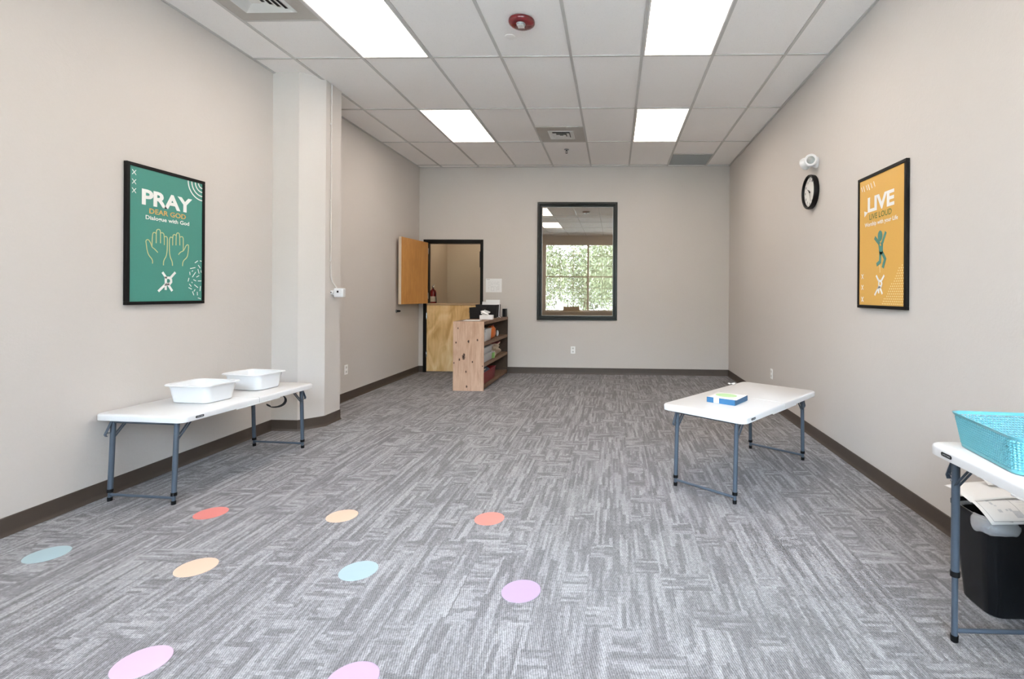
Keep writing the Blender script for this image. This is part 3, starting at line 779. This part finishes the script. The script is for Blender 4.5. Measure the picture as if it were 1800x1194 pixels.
t = thing('emergency_light', 'white two-headed emergency light above the wall clock', 'emergency light', (XR, 4.60, 2.497))
MB().lathe([(.050, 0), (.050, .012), (.042, .030), (.028, .040), (.001, .042)], 32, mat=aim((0, 0, 0), (-1, 0, 0))).obj('base', 'white', t, smooth=True)
def lamp_head(pos, d, lens):
    A = aim(pos, d)
    MB().lathe([(.004, -.075), (.028, -.066), (.046, -.045), (.056, -.016), (.056, .004), (.048, .012), (.035, .010)], 32, True, False, A).obj('lamp_head', 'white', t, smooth=True)
    MB().lathe([(.0355, .008), (.026, .012), (.001, .014)], 24, True, True, A).obj('lamp_lens', 'lens', t, smooth=True)
lamp_head((-.068, -.035, .012), (-.50, -.86, -.02), True)
lamp_head((-.080, .085, .005), (-.40, .88, -.25), True)

# ------------------------------------------------------------------ folding tables
def folding_table(name_label, loc, rz, zt, strap=False, levers=((-1, 1), (1, -1)), sticker=(-1, -1), collar_z=.0635, TL=1.22, ly=.218, lx=None, spl=.02):
    TWd = .61
    t = thing('folding_table', name_label, 'table', loc, rz, 'white folding tables with grey legs')
    # two half panels
    for s in (-1, 1):
        def ring(ins, z):
            r = .045; hw_ = TL / 2 - ins; hd = TWd / 2 - ins; g = .0012 + (ins * .35); p = []
            for (sy, a0) in ((-1, -90), (1, 0)):
                for k in range(9):
                    a = radians(a0 + 90 * k / 8); p.append((hw_ - r + r * cos(a), sy * (hd - r) + r * sin(a), z))
            p += [(g, hd, z), (g, -hd, z)]
            if s < 0: p = [(-x, y, zz) for x, y, zz in reversed(p)]
            return p
        b = MB()
        b.loft([ring(.012, zt - .030), ring(.006, zt - .040), ring(.001, zt - .038), ring(0, zt - .012), ring(.002, zt - .004), ring(.007, zt)])
        b.obj('tabletop_panel', 'white', t, smooth=True)
    for y0 in (-TWd / 2, TWd / 2 - .006): MB().box(-.20, .20, y0, y0 + .006, zt - .046, zt - .038).obj('edge_skirt', 'white', t, bevel=.002)
    b = MB()
    for sy in (-1, 1): b.box(-TL / 2 + .05, TL / 2 - .05, sy * .20 - .010, sy * .20 + .010, zt - .050, zt - .0405)
    b.obj('underframe', 'steel', t)
    lx = lx or TL / 2 - .065
    for sx in (-1, 1):
        for sy in (-1, 1):
            top = Vector((sx * lx, sy * ly, zt - .042)); foot = Vector((sx * (lx + spl), sy * ly, 0)); dr = (foot - top)
            P = lambda z: top + dr * ((top.z - z) / top.z)
            cz = collar_z
            lg = MB().tube([P(zt - .042), P(cz + .01)], .0142, 16).obj('leg', 'steel', t, smooth=True)
            MB().tube([P(cz + .0095), P(cz - .0095)], .0166, 16).obj('collar', 'black', lg, smooth=True)
            MB().tube([P(cz), P(.012)], .0108, 14).obj('inner_tube', 'steel', lg, smooth=True)
            MB().tube([P(.024), P(.001)], [.0135, .0128], 14).obj('rubber_foot', 'black', lg, smooth=True)
            MB().tube([P(zt - .13) + Vector((0, sy * .012, 0)), P(zt - .13) + Vector((0, sy * .018, 0))], .004, 8).obj('rivet', 'chrome', lg)
            # inward brace
            b = MB()
            for o in (-.008, .008):
                a = P(zt - .155) + Vector((0, o, 0)); c = Vector((sx * (lx - .10), sy * ly + o, zt - .044))
                b.ribbon([a, c], .010, .003, (0, 1, 0))
            b.obj('brace', 'steel', t)
            if (sx, sy) in levers:
                a = P(zt - .045) + Vector((sx * .008, 0, 0)); c = P(zt - .125) + Vector((sx * .046, 0, 0)); e = P(zt - .118) + Vector((sx * .012, 0, 0))
                MB().ribbon([a, c, c + Vector((sx * -.008, 0, -.012))], .016, .004, (0, 1, 0)).ribbon([c + Vector((0, 0, .008)), e], .008, .003, (0, 1, 0)).obj('lever', 'steel', t)
        z = .040
        k = (zt - .042 - z) / (zt - .042); xx = sx * (lx + spl * k)
        MB().tube([(xx, -ly, z), (xx, ly, z)], .0085, 14).obj('crossbar', 'steel', t, smooth=True)
        MB().tube([(sx * lx, -ly, zt - .052), (sx * lx, ly, zt - .052)], .011, 12).obj('hinge_bar', 'steel', t, smooth=True)
    # maker's label
    sx, sy = sticker; x = sx * (TL / 2 - .115); y = sy * (TWd / 2 + .0002)
    mt = Matrix.Translation((x, y, zt - .020)) @ Matrix.Rotation(0 if sy < 0 else pi, 4, 'Z')
    b = MB(); b.prism(rrect(.058, .014, .0065), 0, .0012, mt @ Matrix(((1, 0, 0, 0), (0, 0, -1, 0), (0, 1, 0, 0), (0, 0, 0, 1))))
    lb = b.obj('maker_label', 'black', t)
    vs, fs = text_fit('LIFETIME', -.022, -.0032, .022, .0032, .02)
    MB().add([mt @ Vector((v[0], -.0016, v[1])) for v in vs], fs).obj('lettering', 'paperink', lb)
    if strap:
        pts = [(.30, -.245, zt - .046), (.315, -.262, zt - .075), (.29, -.275, zt - .105), (.23, -.28, zt - .118), (.17, -.272, zt - .112), (.135, -.262, zt - .098), (.132, -.255, zt - .080), (.155, -.25, zt - .090), (.165, -.25, zt - .105)]
        MB().ribbon(smooth3(pts), .024, .003, (.2, 1, .25)).obj('carry_strap', 'strap', t)
    return t
def smooth3(pts, it=2):
    pts = [Vector(p) for p in pts]
    for _ in range(it):
        q = [pts[0]]
        for a, c in zip(pts, pts[1:]): q += [a * .75 + c * .25, a * .25 + c * .75]
        pts = q + [pts[-1]]
    return pts
folding_table('low white folding table against the left wall with two white tubs on it', (-2.843, 3.556, 0), radians(85.5), .54, True, TL=1.185, lx=.545)
folding_table('low white folding table standing askew near the right wall with a blue box on it', (.956, 3.708, 0), radians(49.4), .55)
folding_table('taller white folding table at the right edge over the black bin', (1.517, 1.370, 0), radians(90), .735, False, levers=((1, 1), (-1, -1)), sticker=(1, 1), collar_z=.255, ly=.232, lx=.553, spl=.003)

# ------------------------------------------------------------------ white wash tubs
def wash_tub(label, loc, rz):
    t = thing('wash_tub', label, 'tub', loc, rz, 'white plastic wash tubs')
    def ring(w, d, r, z, wave=0):
        p = rrect(w, d, r, 8)
        o = []
        for a, c in p:
            hump = max(0, 1 - abs(abs(a) - w / 2) / .03) * max(0, cos(c / d * pi)) * wave
            o.append((a, c, z + wave * (.5 + .5 * cos(2 * atan2(c * w / d, a))) * .9))
        return o
    b = MB()
    b.loft([ring(.272, .212, .045, .001), ring(.285, .224, .045, .006), ring(.312, .250, .045, .100), ring(.318, .256, .045, .116, .005), ring(.352, .286, .05, .119, .006), ring(.358, .292, .052, .116, .006),
            ring(.358, .292, .052, .119, .006), ring(.352, .286, .05, .1225, .006), ring(.314, .252, .045, .1205, .005), ring(.306, .244, .042, .100), ring(.279, .218, .04, .010), ring(.266, .206, .04, .005)])
    b.obj('basin', 'tub', t, smooth=True)
    return t
wash_tub('white plastic wash tub nearer the camera on the left table', (-2.853, 3.412, .541), radians(-7))
wash_tub('white plastic wash tub farther along the left table, beside the column', (-2.828, 3.875, .541), radians(-10))

# ------------------------------------------------------------------ blue box with papers on the right table
ang = atan2(3.399 - 3.521, .810 - .640)
t = thing('card_box', 'flat blue card box with a white paper label on the right table', 'box', (.648, 3.515, .5505), ang)
b = MB(); bw, bd, bh = .205, .225, .034
b.box(0, bw, 0, bd, 0, .003).box(0, bw, 0, .003, .003, bh).box(0, bw, bd - .003, bd, .003, bh).box(0, .003, .003, bd - .003, .003, bh).box(0, bw, 0, bd, bh, bh + .002)
b.obj('box_body', 'blue', t)
MB().box(bw - .003, bw + .0006, 0, bd, 0, bh + .002).obj('box_side', 'blue2', t)
b = MB(); b.box(.052, .090, -.0012, -.0002, .002, bh + .003).box(.052, .090, -.0012, .05, bh + .0022, bh + .0032); b.obj('paper_label', 'paper', t)
def sheet(name, label, cat, loc, rz, w, d, m='paper', curl=0, z=0, fn=None):
    b = MB(); nx, ny = 8, 8; vs = []
    for j in range(ny + 1):
        for i in range(nx + 1):
            u, v = i / nx, j / ny; vs.append(((u - .5) * w, (v - .5) * d, (fn(u, v) if fn else curl * (abs(u - .5) * 2) ** 3)))
    fs = [(j * (nx + 1) + i, j * (nx + 1) + i + 1, (j + 1) * (nx + 1) + i + 1, (j + 1) * (nx + 1) + i) for j in range(ny) for i in range(nx)]
    b.add(vs, fs); o = b.obj(name, m, smooth=True, solid=.0006); o.location = loc; o.rotation_euler = (0, 0, rz)
    return tag(o, label, cat)
c = Vector((.648, 3.515)) + Vector((cos(ang) * .105 - sin(ang) * .105, sin(ang) * .105 + cos(ang) * .105))
sheet('paper_sheet', 'white sheet of paper lying on the blue box', 'paper', (c.x, c.y, .5889), ang + .03, .212, .215)
o = MB().prism([(.075 * cos(a * pi / 20), .062 * sin(a * pi / 20)) for a in range(40)], 0, .0008).obj('paper_disc', 'mint')
o.location = (c.x - .004, c.y + .012, .5896); o.rotation_euler = (0, 0, ang); tag(o, 'pale green paper oval on top of the blue box', 'paper')
sheet('crumpled_paper', 'small white paper scrap at the far edge of the right table', 'paper', (.985, 4.205, .556), .3, .07, .035, fn=lambda u, v: .006 * sin(u * 9) * cos(v * 7) + .002)

# ------------------------------------------------------------------ turquoise basket
def basket(loc, rz):
    t = thing('storage_basket', 'turquoise woven-look plastic basket on the table at the right edge', 'basket', loc, rz)
    w0, d0, w1, d1, H = .262, .335, .292, .368, .125
    per = rrect(1, 1, .001)
    def pt(s, h, off=0):
        """point on the wall at perimeter fraction s and height fraction h"""
        w = w0 + (w1 - w0) * h + off * 2; d = d0 + (d1 - d0) * h + off * 2; r = .035
        segs = [(d - 2 * r), r * pi / 2, (w - 2 * r), r * pi / 2] * 2; tot = sum(segs); x = (s % 1) * tot
        cx = [(w / 2, -d / 2 + r, 0, 1), None, (w / 2 - r, d / 2, -1, 0), None, (-w / 2, d / 2 - r, 0, -1), None, (-w / 2 + r, -d / 2, 1, 0), None]
        cc = [None, (w / 2 - r, d / 2 - r, 0), None, (-w / 2 + r, d / 2 - r, 90), None, (-w / 2 + r, -d / 2 + r, 180), None, (w / 2 - r, -d / 2 + r, 270)]
        for i, sg in enumerate(segs):
            if x <= sg or i == 7:
                if i % 2 == 0: px_, py_, dx, dy = cx[i]; return (px_ + dx * x, py_ + dy * x)
                a = radians(cc[i][2]) + min(x, sg) / r; return (cc[i][0] + r * cos(a), cc[i][1] + r * sin(a))
            x -= sg
    NS, NR = 118, 12
    b = MB(); zz = lambda h: .010 + h * (H - .022)
    cache = {}
    def V(s2, r2, k):
        key = (s2 % (NS * 2), r2, k)
        if key in cache: return cache[key]
        h = r2 / (NR * 2); x, y = pt((s2 / (NS * 2)), h); b.v.append(Vector((x, y, zz(h)))); cache[key] = len(b.v) - 1; return cache[key]
    # diamond lattice: cells centred at staggered points, hole smaller toward top
    for r in range(NR * 2 - 1):
        for c_ in range(NS):
            cs = c_ * 2 + (r % 2); cr = r + 1
            outer = [(cs - 1, cr), (cs, cr - 1), (cs + 1, cr), (cs, cr + 1)]
            if r % 2 == 1 and False: pass
            hf = .50 if r > 5 else .40
            oi = [V(a, q, 0) for a, q in outer]
            ii = []
            for a, q in outer:
                fa = cs + (a - cs) * hf; fq = cr + (q - cr) * hf; h = fq / (NR * 2); x, y = pt(fa / (NS * 2), h, .0012 if r % 2 else -.0012)
                b.v.append(Vector((x, y, zz(h)))); ii.append(len(b.v) - 1)
            for k in range(4): b.f.append((oi[k], oi[(k + 1) % 4], ii[(k + 1) % 4], ii[k]))
    b.obj('woven_wall', 'teal', t, solid=.0016)
    b = MB(); n = 96
    ringp = lambda h, off, z: [(*pt(k / n, h, off), z) for k in range(n)]
    b.loft([ringp(1, -.002, H - .012), ringp(1, .001, H - .012), ringp(1, .006, H - .004), ringp(1, .007, H - .001), ringp(1, .004, H), ringp(1, -.001, H - .002)] , False, False)
    b.loft([ringp(1, -.001, H - .002), ringp(1, -.002, H - .012)], False, False)
    b.obj('rim', 'teal', t, smooth=True)
    b = MB(); b.loft([ringp(0, -.004, .001), ringp(0, .0, .003), ringp(.03, .001, .013), ringp(.03, -.002, .013), ringp(0, -.003, .005)]); b.obj('base', 'teal', t, smooth=True)
    for s in (-1, 1):
        pts = [(-.045, s * (d1 / 2 - .002), H - .025), (-.045, s * (d1 / 2 + .010), H - .03), (-.03, s * (d1 / 2 + .014), H - .045), (.03, s * (d1 / 2 + .014), H - .045), (.045, s * (d1 / 2 + .010), H - .03), (.045, s * (d1 / 2 - .002), H - .025)]
        MB().tube(smooth3(pts), .0045, 8).obj('handle', 'white', t, smooth=True)
    return t
basket((1.408, 1.752, .736), radians(-7))

# ------------------------------------------------------------------ black bin, liner and papers
t = thing('waste_bin', 'black plastic waste bin stuffed with papers under the right-edge table', 'bin', (1.645, 2.157, 0))
def br(w, d, z, r=.05): return rrect(w, d, r, 8, z=z)
b = MB(); b.loft([br(.235, .185, .001), br(.248, .196, .008), br(.318, .255, .385, .055), br(.332, .268, .388, .06), br(.332, .268, .402, .06), br(.324, .260, .404, .058), br(.312, .250, .396, .052), br(.242, .19, .014, .04)])
b.obj('bin_body', 'bin', t, smooth=True)
# liner pulled over the front left part of the rim
rd = random.Random(5); ph = [rd.uniform(0, 6.28) for _ in range(5)]
rings = []
for (off, z0, amp, o_in) in ((-.030, .372, .003, -.034), (-.016, .398, .003, -.030), (-.002, .413, .004, -.025), (.008, .410, .005, -.021), (.018, .396, .006, -.018), (.024, .378, .008, -.018), (.022, .362, .009, -.017), (.012, .352, .009, -.016), (.006, .356, .004, -.016)):
    rg = []
    for k in range(100):
        a = k / 100 * 2 * pi
        m_ = min(1, max(0, cos(a - radians(222)) - .80) / .13)
        wv = sin(a * 13 + ph[0]) * .5 + sin(a * 23 + ph[1]) * .3 + sin(a * 7 + ph[2]) * .5
        of = off * m_ + o_in * (1 - m_) + .004 * wv * m_
        w2, d2, r2 = .332 / 2 + of, .268 / 2 + of, .06
        # superellipse outline
        ca, sa = cos(a), sin(a); q = (abs(ca / w2) ** 5 + abs(sa / d2) ** 5) ** (-1 / 5)
        rg.append((ca * q, sa * q, (z0 + amp * wv) * m_ + (.385 + (z0 - .385) * .3) * (1 - m_)))
    rings.append(rg)
b = MB(); b.loft(rings, False, False)
o = b.obj('bin_liner', 'bag', smooth=True, solid=.0005); o.location = (1.645, 2.157, 0)
tag(o, 'crumpled clear plastic liner folded over the rim of the black bin', 'bin liner')
def bin_paper(x0, x1, y0, y1, z0, z1, bend, label, rz=0, marks=None, name='discarded_paper', side=0):
    t = thing(name, label, 'paper', ((x0 + x1) / 2, (y0 + y1) / 2, (z0 + z1) / 2), rz, 'papers stuffed in the bin')
    w, d = x1 - x0, y1 - y0
    F = lambda u, v: ((u - .5) * w, (v - .5) * d, (v - .5) * (z1 - z0) + bend * (1 - (2 * v - 1) ** 2) - side * (1 - u) ** 3)
    nx = ny = 12; vs = [F(i / nx, j / ny) for j in range(ny + 1) for i in range(nx + 1)]
    fs = [(j * (nx + 1) + i, j * (nx + 1) + i + 1, (j + 1) * (nx + 1) + i + 1, (j + 1) * (nx + 1) + i) for j in range(ny) for i in range(nx)]
    MB().add(vs, fs).obj('sheet', 'paper', t, smooth=True, solid=.0008)
    for (nm, m, lst) in (marks or []):
        b = MB()
        for (u0, u1, v0, v1) in lst:
            k = 6; P = []
            for q in range(k + 1):
                v = v0 + (v1 - v0) * q / k
                for u in (u0, u1):
                    p = F(u, v); P.append((p[0], p[1], p[2] + .0016))
            b.add(P, [(2 * q, 2 * q + 1, 2 * q + 3, 2 * q + 2) for q in range(k)])
        b.obj(nm, m, t, smooth=True)
bin_paper(1.475, 1.800, 2.125, 2.285, .464, .474, .008, 'plain white page at the back of the bin, standing highest by the wall', .03, side=.02)
rd = random.Random(11)
lines = [(.52 + .0, .95 - rd.random() * .25, .15 + k * .075, .158 + k * .075) for k in range(10)]
dab = [(.16 + rd.random() * .26, 0, .2 + rd.random() * .6, 0) for k in range(9)]
dab = [(u, u + .02 + rd.random() * .03, v, v + .03 + rd.random() * .05) for u, _, v, _ in dab]
frame_l = [(.05, .055, .04, .95), (.05, .46, .04, .05), (.05, .46, .94, .95), (.455, .46, .04, .95)]
bin_paper(1.482, 1.800, 2.003, 2.235, .411, .446, .026, 'white printed page with an outlined picture lying on top of the bin', -.02,
          [('picture_outline', 'paperink', frame_l), ('picture_tint', 'paperpic', dab + [(.36, .45, .10, .24)]), ('text_lines', 'paperpic', lines)], side=.008)
bin_paper(1.61, 1.80, 2.21, 2.28, .485, .497, .008, 'red and green picture page poking up behind the other bin papers', .05,
          [('picture_print', 'papered', [(.15, .45, .1, .9), (.55, .9, .15, .85)]), ('picture_leaf', 'papergrn', [(.46, .54, .3, .8), (.91, .97, .3, .8)])])
bin_paper(1.61, 1.79, 2.005, 2.055, .4055, .411, .003, 'strip of white page with red print at the front rim of the bin', -.02,
          [('picture_print', 'papered', [(.05, .30, .25, .8)])])

# ------------------------------------------------------------------ floor dots
for i, (x, y, k, lb) in enumerate([
    (-2.775, 2.386, 'sky', 'light blue floor dot nearest the left wall'),
    (-2.349, 2.870, 'coral', 'coral red floor dot in front of the left table'),
    (-1.955, 2.304, 'peach', 'peach floor dot in the middle row, right of the left blue one'),
    (-1.568, 2.866, 'peach', 'peach orange floor dot in the far row between the two red ones'),
    (-1.182, 2.306, 'sky', 'light blue floor dot in the middle row, second from right'),
    (-.709, 2.868, 'salmon', 'salmon pink floor dot at the right end of the far row'),
    (-.397, 2.177, 'lilac', 'lilac floor dot farthest right, in the middle row'),
    (-1.640, 1.706, 'pink', 'pale pink floor dot at the bottom edge, nearest left'),
    (-.868, 1.655, 'mauve', 'mauve floor dot cut by the bottom edge near the centre')]):
    rd = random.Random(i)
    o = MB().lathe([(.0845, 0), (.0845, .0012), (.083, .0016), (.001, .0016)], 64).obj('floor_dot', DOTM[k])
    o.location = (x, y, .0003); tag(o, lb, 'floor marker', 'coloured vinyl spots on the carpet')

# ------------------------------------------------------------------ shelf unit by the door
SX0, SX1, SY0, SY1, SH = -2.132, -1.722, 6.60, 8.10, .92
scx = (SX0 + SX1) / 2
t = thing('shelf_unit', 'low knotty pine shelf unit standing end-on to the far wall beside the door', 'shelf unit', (scx, SY0, 0))
hw_ = (SX1 - SX0) / 2; D = SY1 - SY0
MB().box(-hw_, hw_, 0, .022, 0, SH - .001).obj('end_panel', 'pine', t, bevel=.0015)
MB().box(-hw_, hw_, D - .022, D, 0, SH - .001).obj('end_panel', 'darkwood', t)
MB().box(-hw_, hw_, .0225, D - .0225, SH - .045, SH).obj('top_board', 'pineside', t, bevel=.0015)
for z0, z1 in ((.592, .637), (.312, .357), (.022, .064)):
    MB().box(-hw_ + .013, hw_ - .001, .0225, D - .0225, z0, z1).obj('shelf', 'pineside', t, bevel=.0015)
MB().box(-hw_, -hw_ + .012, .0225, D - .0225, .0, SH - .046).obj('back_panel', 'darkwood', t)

def open_bin(name, label, cat, x0, x1, y0, y1, z, h, m, group=None, flare=.015, lid=None):
    t = thing(name, label, cat, ((x0 + x1) / 2, (y0 + y1) / 2, z), group=group)
    w, d = x1 - x0, y1 - y0; f2 = 2 * flare
    R = lambda a, z_: rrect(w - a, d - a, .022, 5, z=z_)
    b = MB(); b.loft([R(f2 + .008, .001), R(f2, .006), R(.014, h - .01), R(0, h - .008), R(0, h), R(.018, h), R(f2 + .006, .008)]); b.obj('bin_body', m, t, smooth=True)
    if lid:
        b = MB(); b.loft([R(-.004, h + .001), R(-.006, h + .008), R(.01, h + .014), R(.03, h + .013)]); b.obj('lid', lid, t, smooth=True)
    return t
XF = SX1 - .012
open_bin('storage_bin', 'white open bin on the top shelf of the pine unit', 'bin', -2.0, XF, 6.80, 7.12, .6375, .165, 'white')
open_bin('storage_bin', 'small white cup with green at the near end of the top shelf', 'bin', -1.85, XF, 6.65, 6.775, .6375, .14, 'white')
o = open_bin('storage_bin', 'bright green small tray on the top shelf at the near end', 'bin', -1.99, -1.865, 6.66, 6.77, .6375, .07, 'greenp')
t = thing('toy_bag', 'orange bag beside the white bin on the top shelf', 'bag', (-1.80, 7.32, .6375))
def blob(name, m, t, rx, ry, rz, seed, loc=(0, 0, 0), rough=.18, n=20, sub=12):
    rd = random.Random(seed); ph = [(rd.uniform(1.5, 4), rd.uniform(1.5, 4), rd.uniform(0, 6.28)) for _ in range(6)]
    rings = []
    for j in range(sub + 1):
        th = pi * j / sub; rg = []
        for k in range(n):
            a = 2 * pi * k / n; q = 1 + rough * sum(sin(f1 * a + f2 * th * 2 + p0) for f1, f2, p0 in [(round(f1), f2, p0) for f1, f2, p0 in ph]) / 3
            s_ = max(.02, sin(th)) ** .7
            rg.append((rx * s_ * cos(a) * q, ry * s_ * sin(a) * q, max(0, rz + rz * -cos(th) * (1 + .5 * (q - 1)))))
        rings.append(rg)
    return MB().loft(rings).obj(name, m, t, smooth=True, loc=loc)
blob('bag_body', 'orange', t, .062, .13, .092, 3)
MB().tube(smooth3([(.02, -.05, .16), (.03, -.03, .195), (.03, .03, .195), (.02, .05, .16)]), .005, 8).obj('bag_handle', 'red', t)
t = thing('tape_ring', 'white plastic ring standing at the far end of the top shelf', 'ring', (-1.79, 7.66, .6375))
mt = rotm((0, 0, .047), (0, pi / 2, .5))
b = MB(); rings = []
for k in range(28):
    a = 2 * pi * k / 28; rings.append([mt @ Vector(((.038 + .0085 * cos(q)) * cos(a), (.038 + .0085 * cos(q)) * sin(a), .011 * sin(q))) for q in [2 * pi * m_ / 8 for m_ in range(8)]])
b.loft(rings + [rings[0]], False, False).obj('ring_body', 'white', t, smooth=True)
open_bin('storage_bin', 'clear lidded bin at the bottom of the stack on the middle shelf', 'bin', -2.02, XF, 6.68, 7.16, .3575, .095, 'clear', lid='clear', flare=.01)
open_bin('storage_bin', 'clear lidded bin stacked on another on the middle shelf', 'bin', -2.02, XF - .01, 6.70, 7.20, .469, .075, 'clear', lid='clear', flare=.01)
t = thing('toy_bag', 'lumpy cream bag at the far end of the middle shelf', 'bag', (-1.83, 7.58, .3575)); blob('bag_body', 'beige', t, .085, .24, .078, 9, rough=.25)
t = thing('game_box', 'flat cream and red box lying on the cream bag, middle shelf', 'box', (-1.83, 7.60, .526), .1)
MB().box(-.08, .08, -.14, .14, 0, .018).obj('box_base', 'beige', t, bevel=.002); MB().box(-.083, .083, -.143, .143, .0185, .030).obj('lid', 'red', t, bevel=.002)
t = thing('game_box', 'small pale green box wedged at the near end of the middle shelf', 'box', (-1.775, 7.25, .3575), 0)
MB().box(-.04, .04, -.035, .035, 0, .085).obj('box_base', 'greenp', t, bevel=.004); MB().box(-.042, .042, -.037, .037, .0855, .098).obj('lid', 'white', t, bevel=.002)
open_bin('storage_bin', 'dark red open bin on the bottom shelf of the pine unit', 'bin', -2.05, XF, 6.66, 7.38, .0645, .165, 'red', flare=.02)
t = thing('folded_cloth', 'blue grey cloth heaped in the red bin on the bottom shelf', 'cloth', (-1.86, 7.12, .075)); blob('cloth_body', 'bluegrey', t, .09, .16, .092, 21, rough=.3)
MB().ribbon(smooth3([(.055, -.40, .16), (.09, -.30, .175), (.07, -.15, .165), (.03, 0, .15)]), .012, .003, (0, 0, 1)).obj('cloth_tie', 'beige', t)

# things on top of the shelf unit
ZS = SH + .0005
def blk(x0, x1, y0, y1, h, label):
    t = thing('fabric_bin', label, 'bin', ((x0 + x1) / 2, (y0 + y1) / 2, ZS))
    w, d = x1 - x0, y1 - y0
    R = lambda a, z_: rrect(w - a, d - a, .012, 4, z=z_)
    MB().loft([R(.02, 0), R(.015, .003), R(0, h), R(.008, h), R(.02, .006)]).obj('bin_body', 'strap', t, smooth=True)
    return t
blk(-2.12, -1.80, 7.62, 7.93, .20, 'black fabric bin on top of the pine unit')
blk(-2.12, -1.93, 7.28, 7.55, .165, 'smaller black fabric bin in front on top of the pine unit')
t = thing('paper_card', 'blank white card propped upright in the black fabric bin', 'card', (-1.90, 7.80, ZS + .006), .03, rot=(radians(-6), 0, .03))
MB().box(-.108, .108, -.001, .001, .006, .268).obj('card_sheet', 'paper', t)
t = thing('paper_card', 'narrow white card tilted at the left of the black fabric bin', 'card', (-2.045, 7.86, ZS + .006), rot=(radians(-4), radians(4), 0))
MB().box(-.05, .05, -.001, .001, .006, .235).obj('card_sheet', 'paper', t)
t = thing('binder', 'dark green binder standing against the wall at the far end of the shelf top', 'binder', (-1.755, 8.005, ZS), .0)
MB().box(-.022, .030, -.06, .06, 0, .13).obj('cover', 'binder', t, bevel=.002); MB().box(-.017, .026, -.0615, -.0602, .006, .125).obj('pages', 'black', t)
t = thing('tissue_box', 'white box with crumpled tissues on top of the pine unit', 'tissue box', (-1.83, 7.17, ZS), .1)
MB().box(-.092, .092, -.06, .06, 0, .062).obj('carton', 'paper', t, bevel=.004)
blob('tissue', 'paper', t, .055, .035, .034, 14, (-.02, 0, .058), rough=.5)
sheet('paper_sheet', 'flat white sheet at the near left of the shelf top', 'paper', (-1.945, 6.86, ZS + .002), .12, .22, .28)
sheet('paper_sheet', 'small folded white paper at the far right of the shelf top', 'paper', (-1.765, 7.66, ZS + .002), .2, .06, .16, fn=lambda u, v: .016 * (1 - abs(2 * u - 1)))

# fire extinguisher in the hall
t = thing('fire_extinguisher', 'red fire extinguisher with a pale label hanging in the hall behind the dutch door', 'fire extinguisher', (-3.215, 8.83, 1.0))
MB().lathe([(.001, 0), (.050, .002), (.056, .012), (.056, .30), (.048, .335), (.022, .36), (.018, .375), (.001, .376)], 32).obj('cylinder', 'extred', t, smooth=True)
b = MB(); n = 20; rings = [[(.0568 * cos(a), .0568 * sin(a), z) for z in (.14, .235)] for a in [radians(-150 + 200 * k / n) for k in range(n + 1)]]
vs = [p for r in rings for p in r]; b.add(vs, [(2 * k, 2 * k + 2, 2 * k + 3, 2 * k + 1) for k in range(n)]); b.obj('label_band', 'beige', t, smooth=True)
b = MB().tube([(0, 0, .37), (0, 0, .405)], .014, 12).box(-.010, .010, -.03, .05, .40, .412); b.obj('valve', 'chrome', t)
b = MB().ribbon([(0, -.03, .412), (0, .02, .432), (0, .08, .445)], .018, .004, (1, 0, 0)).ribbon([(0, .0, .402), (0, .08, .398)], .018, .004, (1, 0, 0)); b.obj('handle', 'lens', t)
MB().tube(smooth3([(.0, -.02, .395), (.03, -.06, .36), (.060, -.03, .28), (.062, -.005, .10)]), .007, 8).obj('hose', 'black', t, smooth=True)
MB().box(-.124, -.05, -.03, .03, .20, .23).obj('bracket', 'black', t)
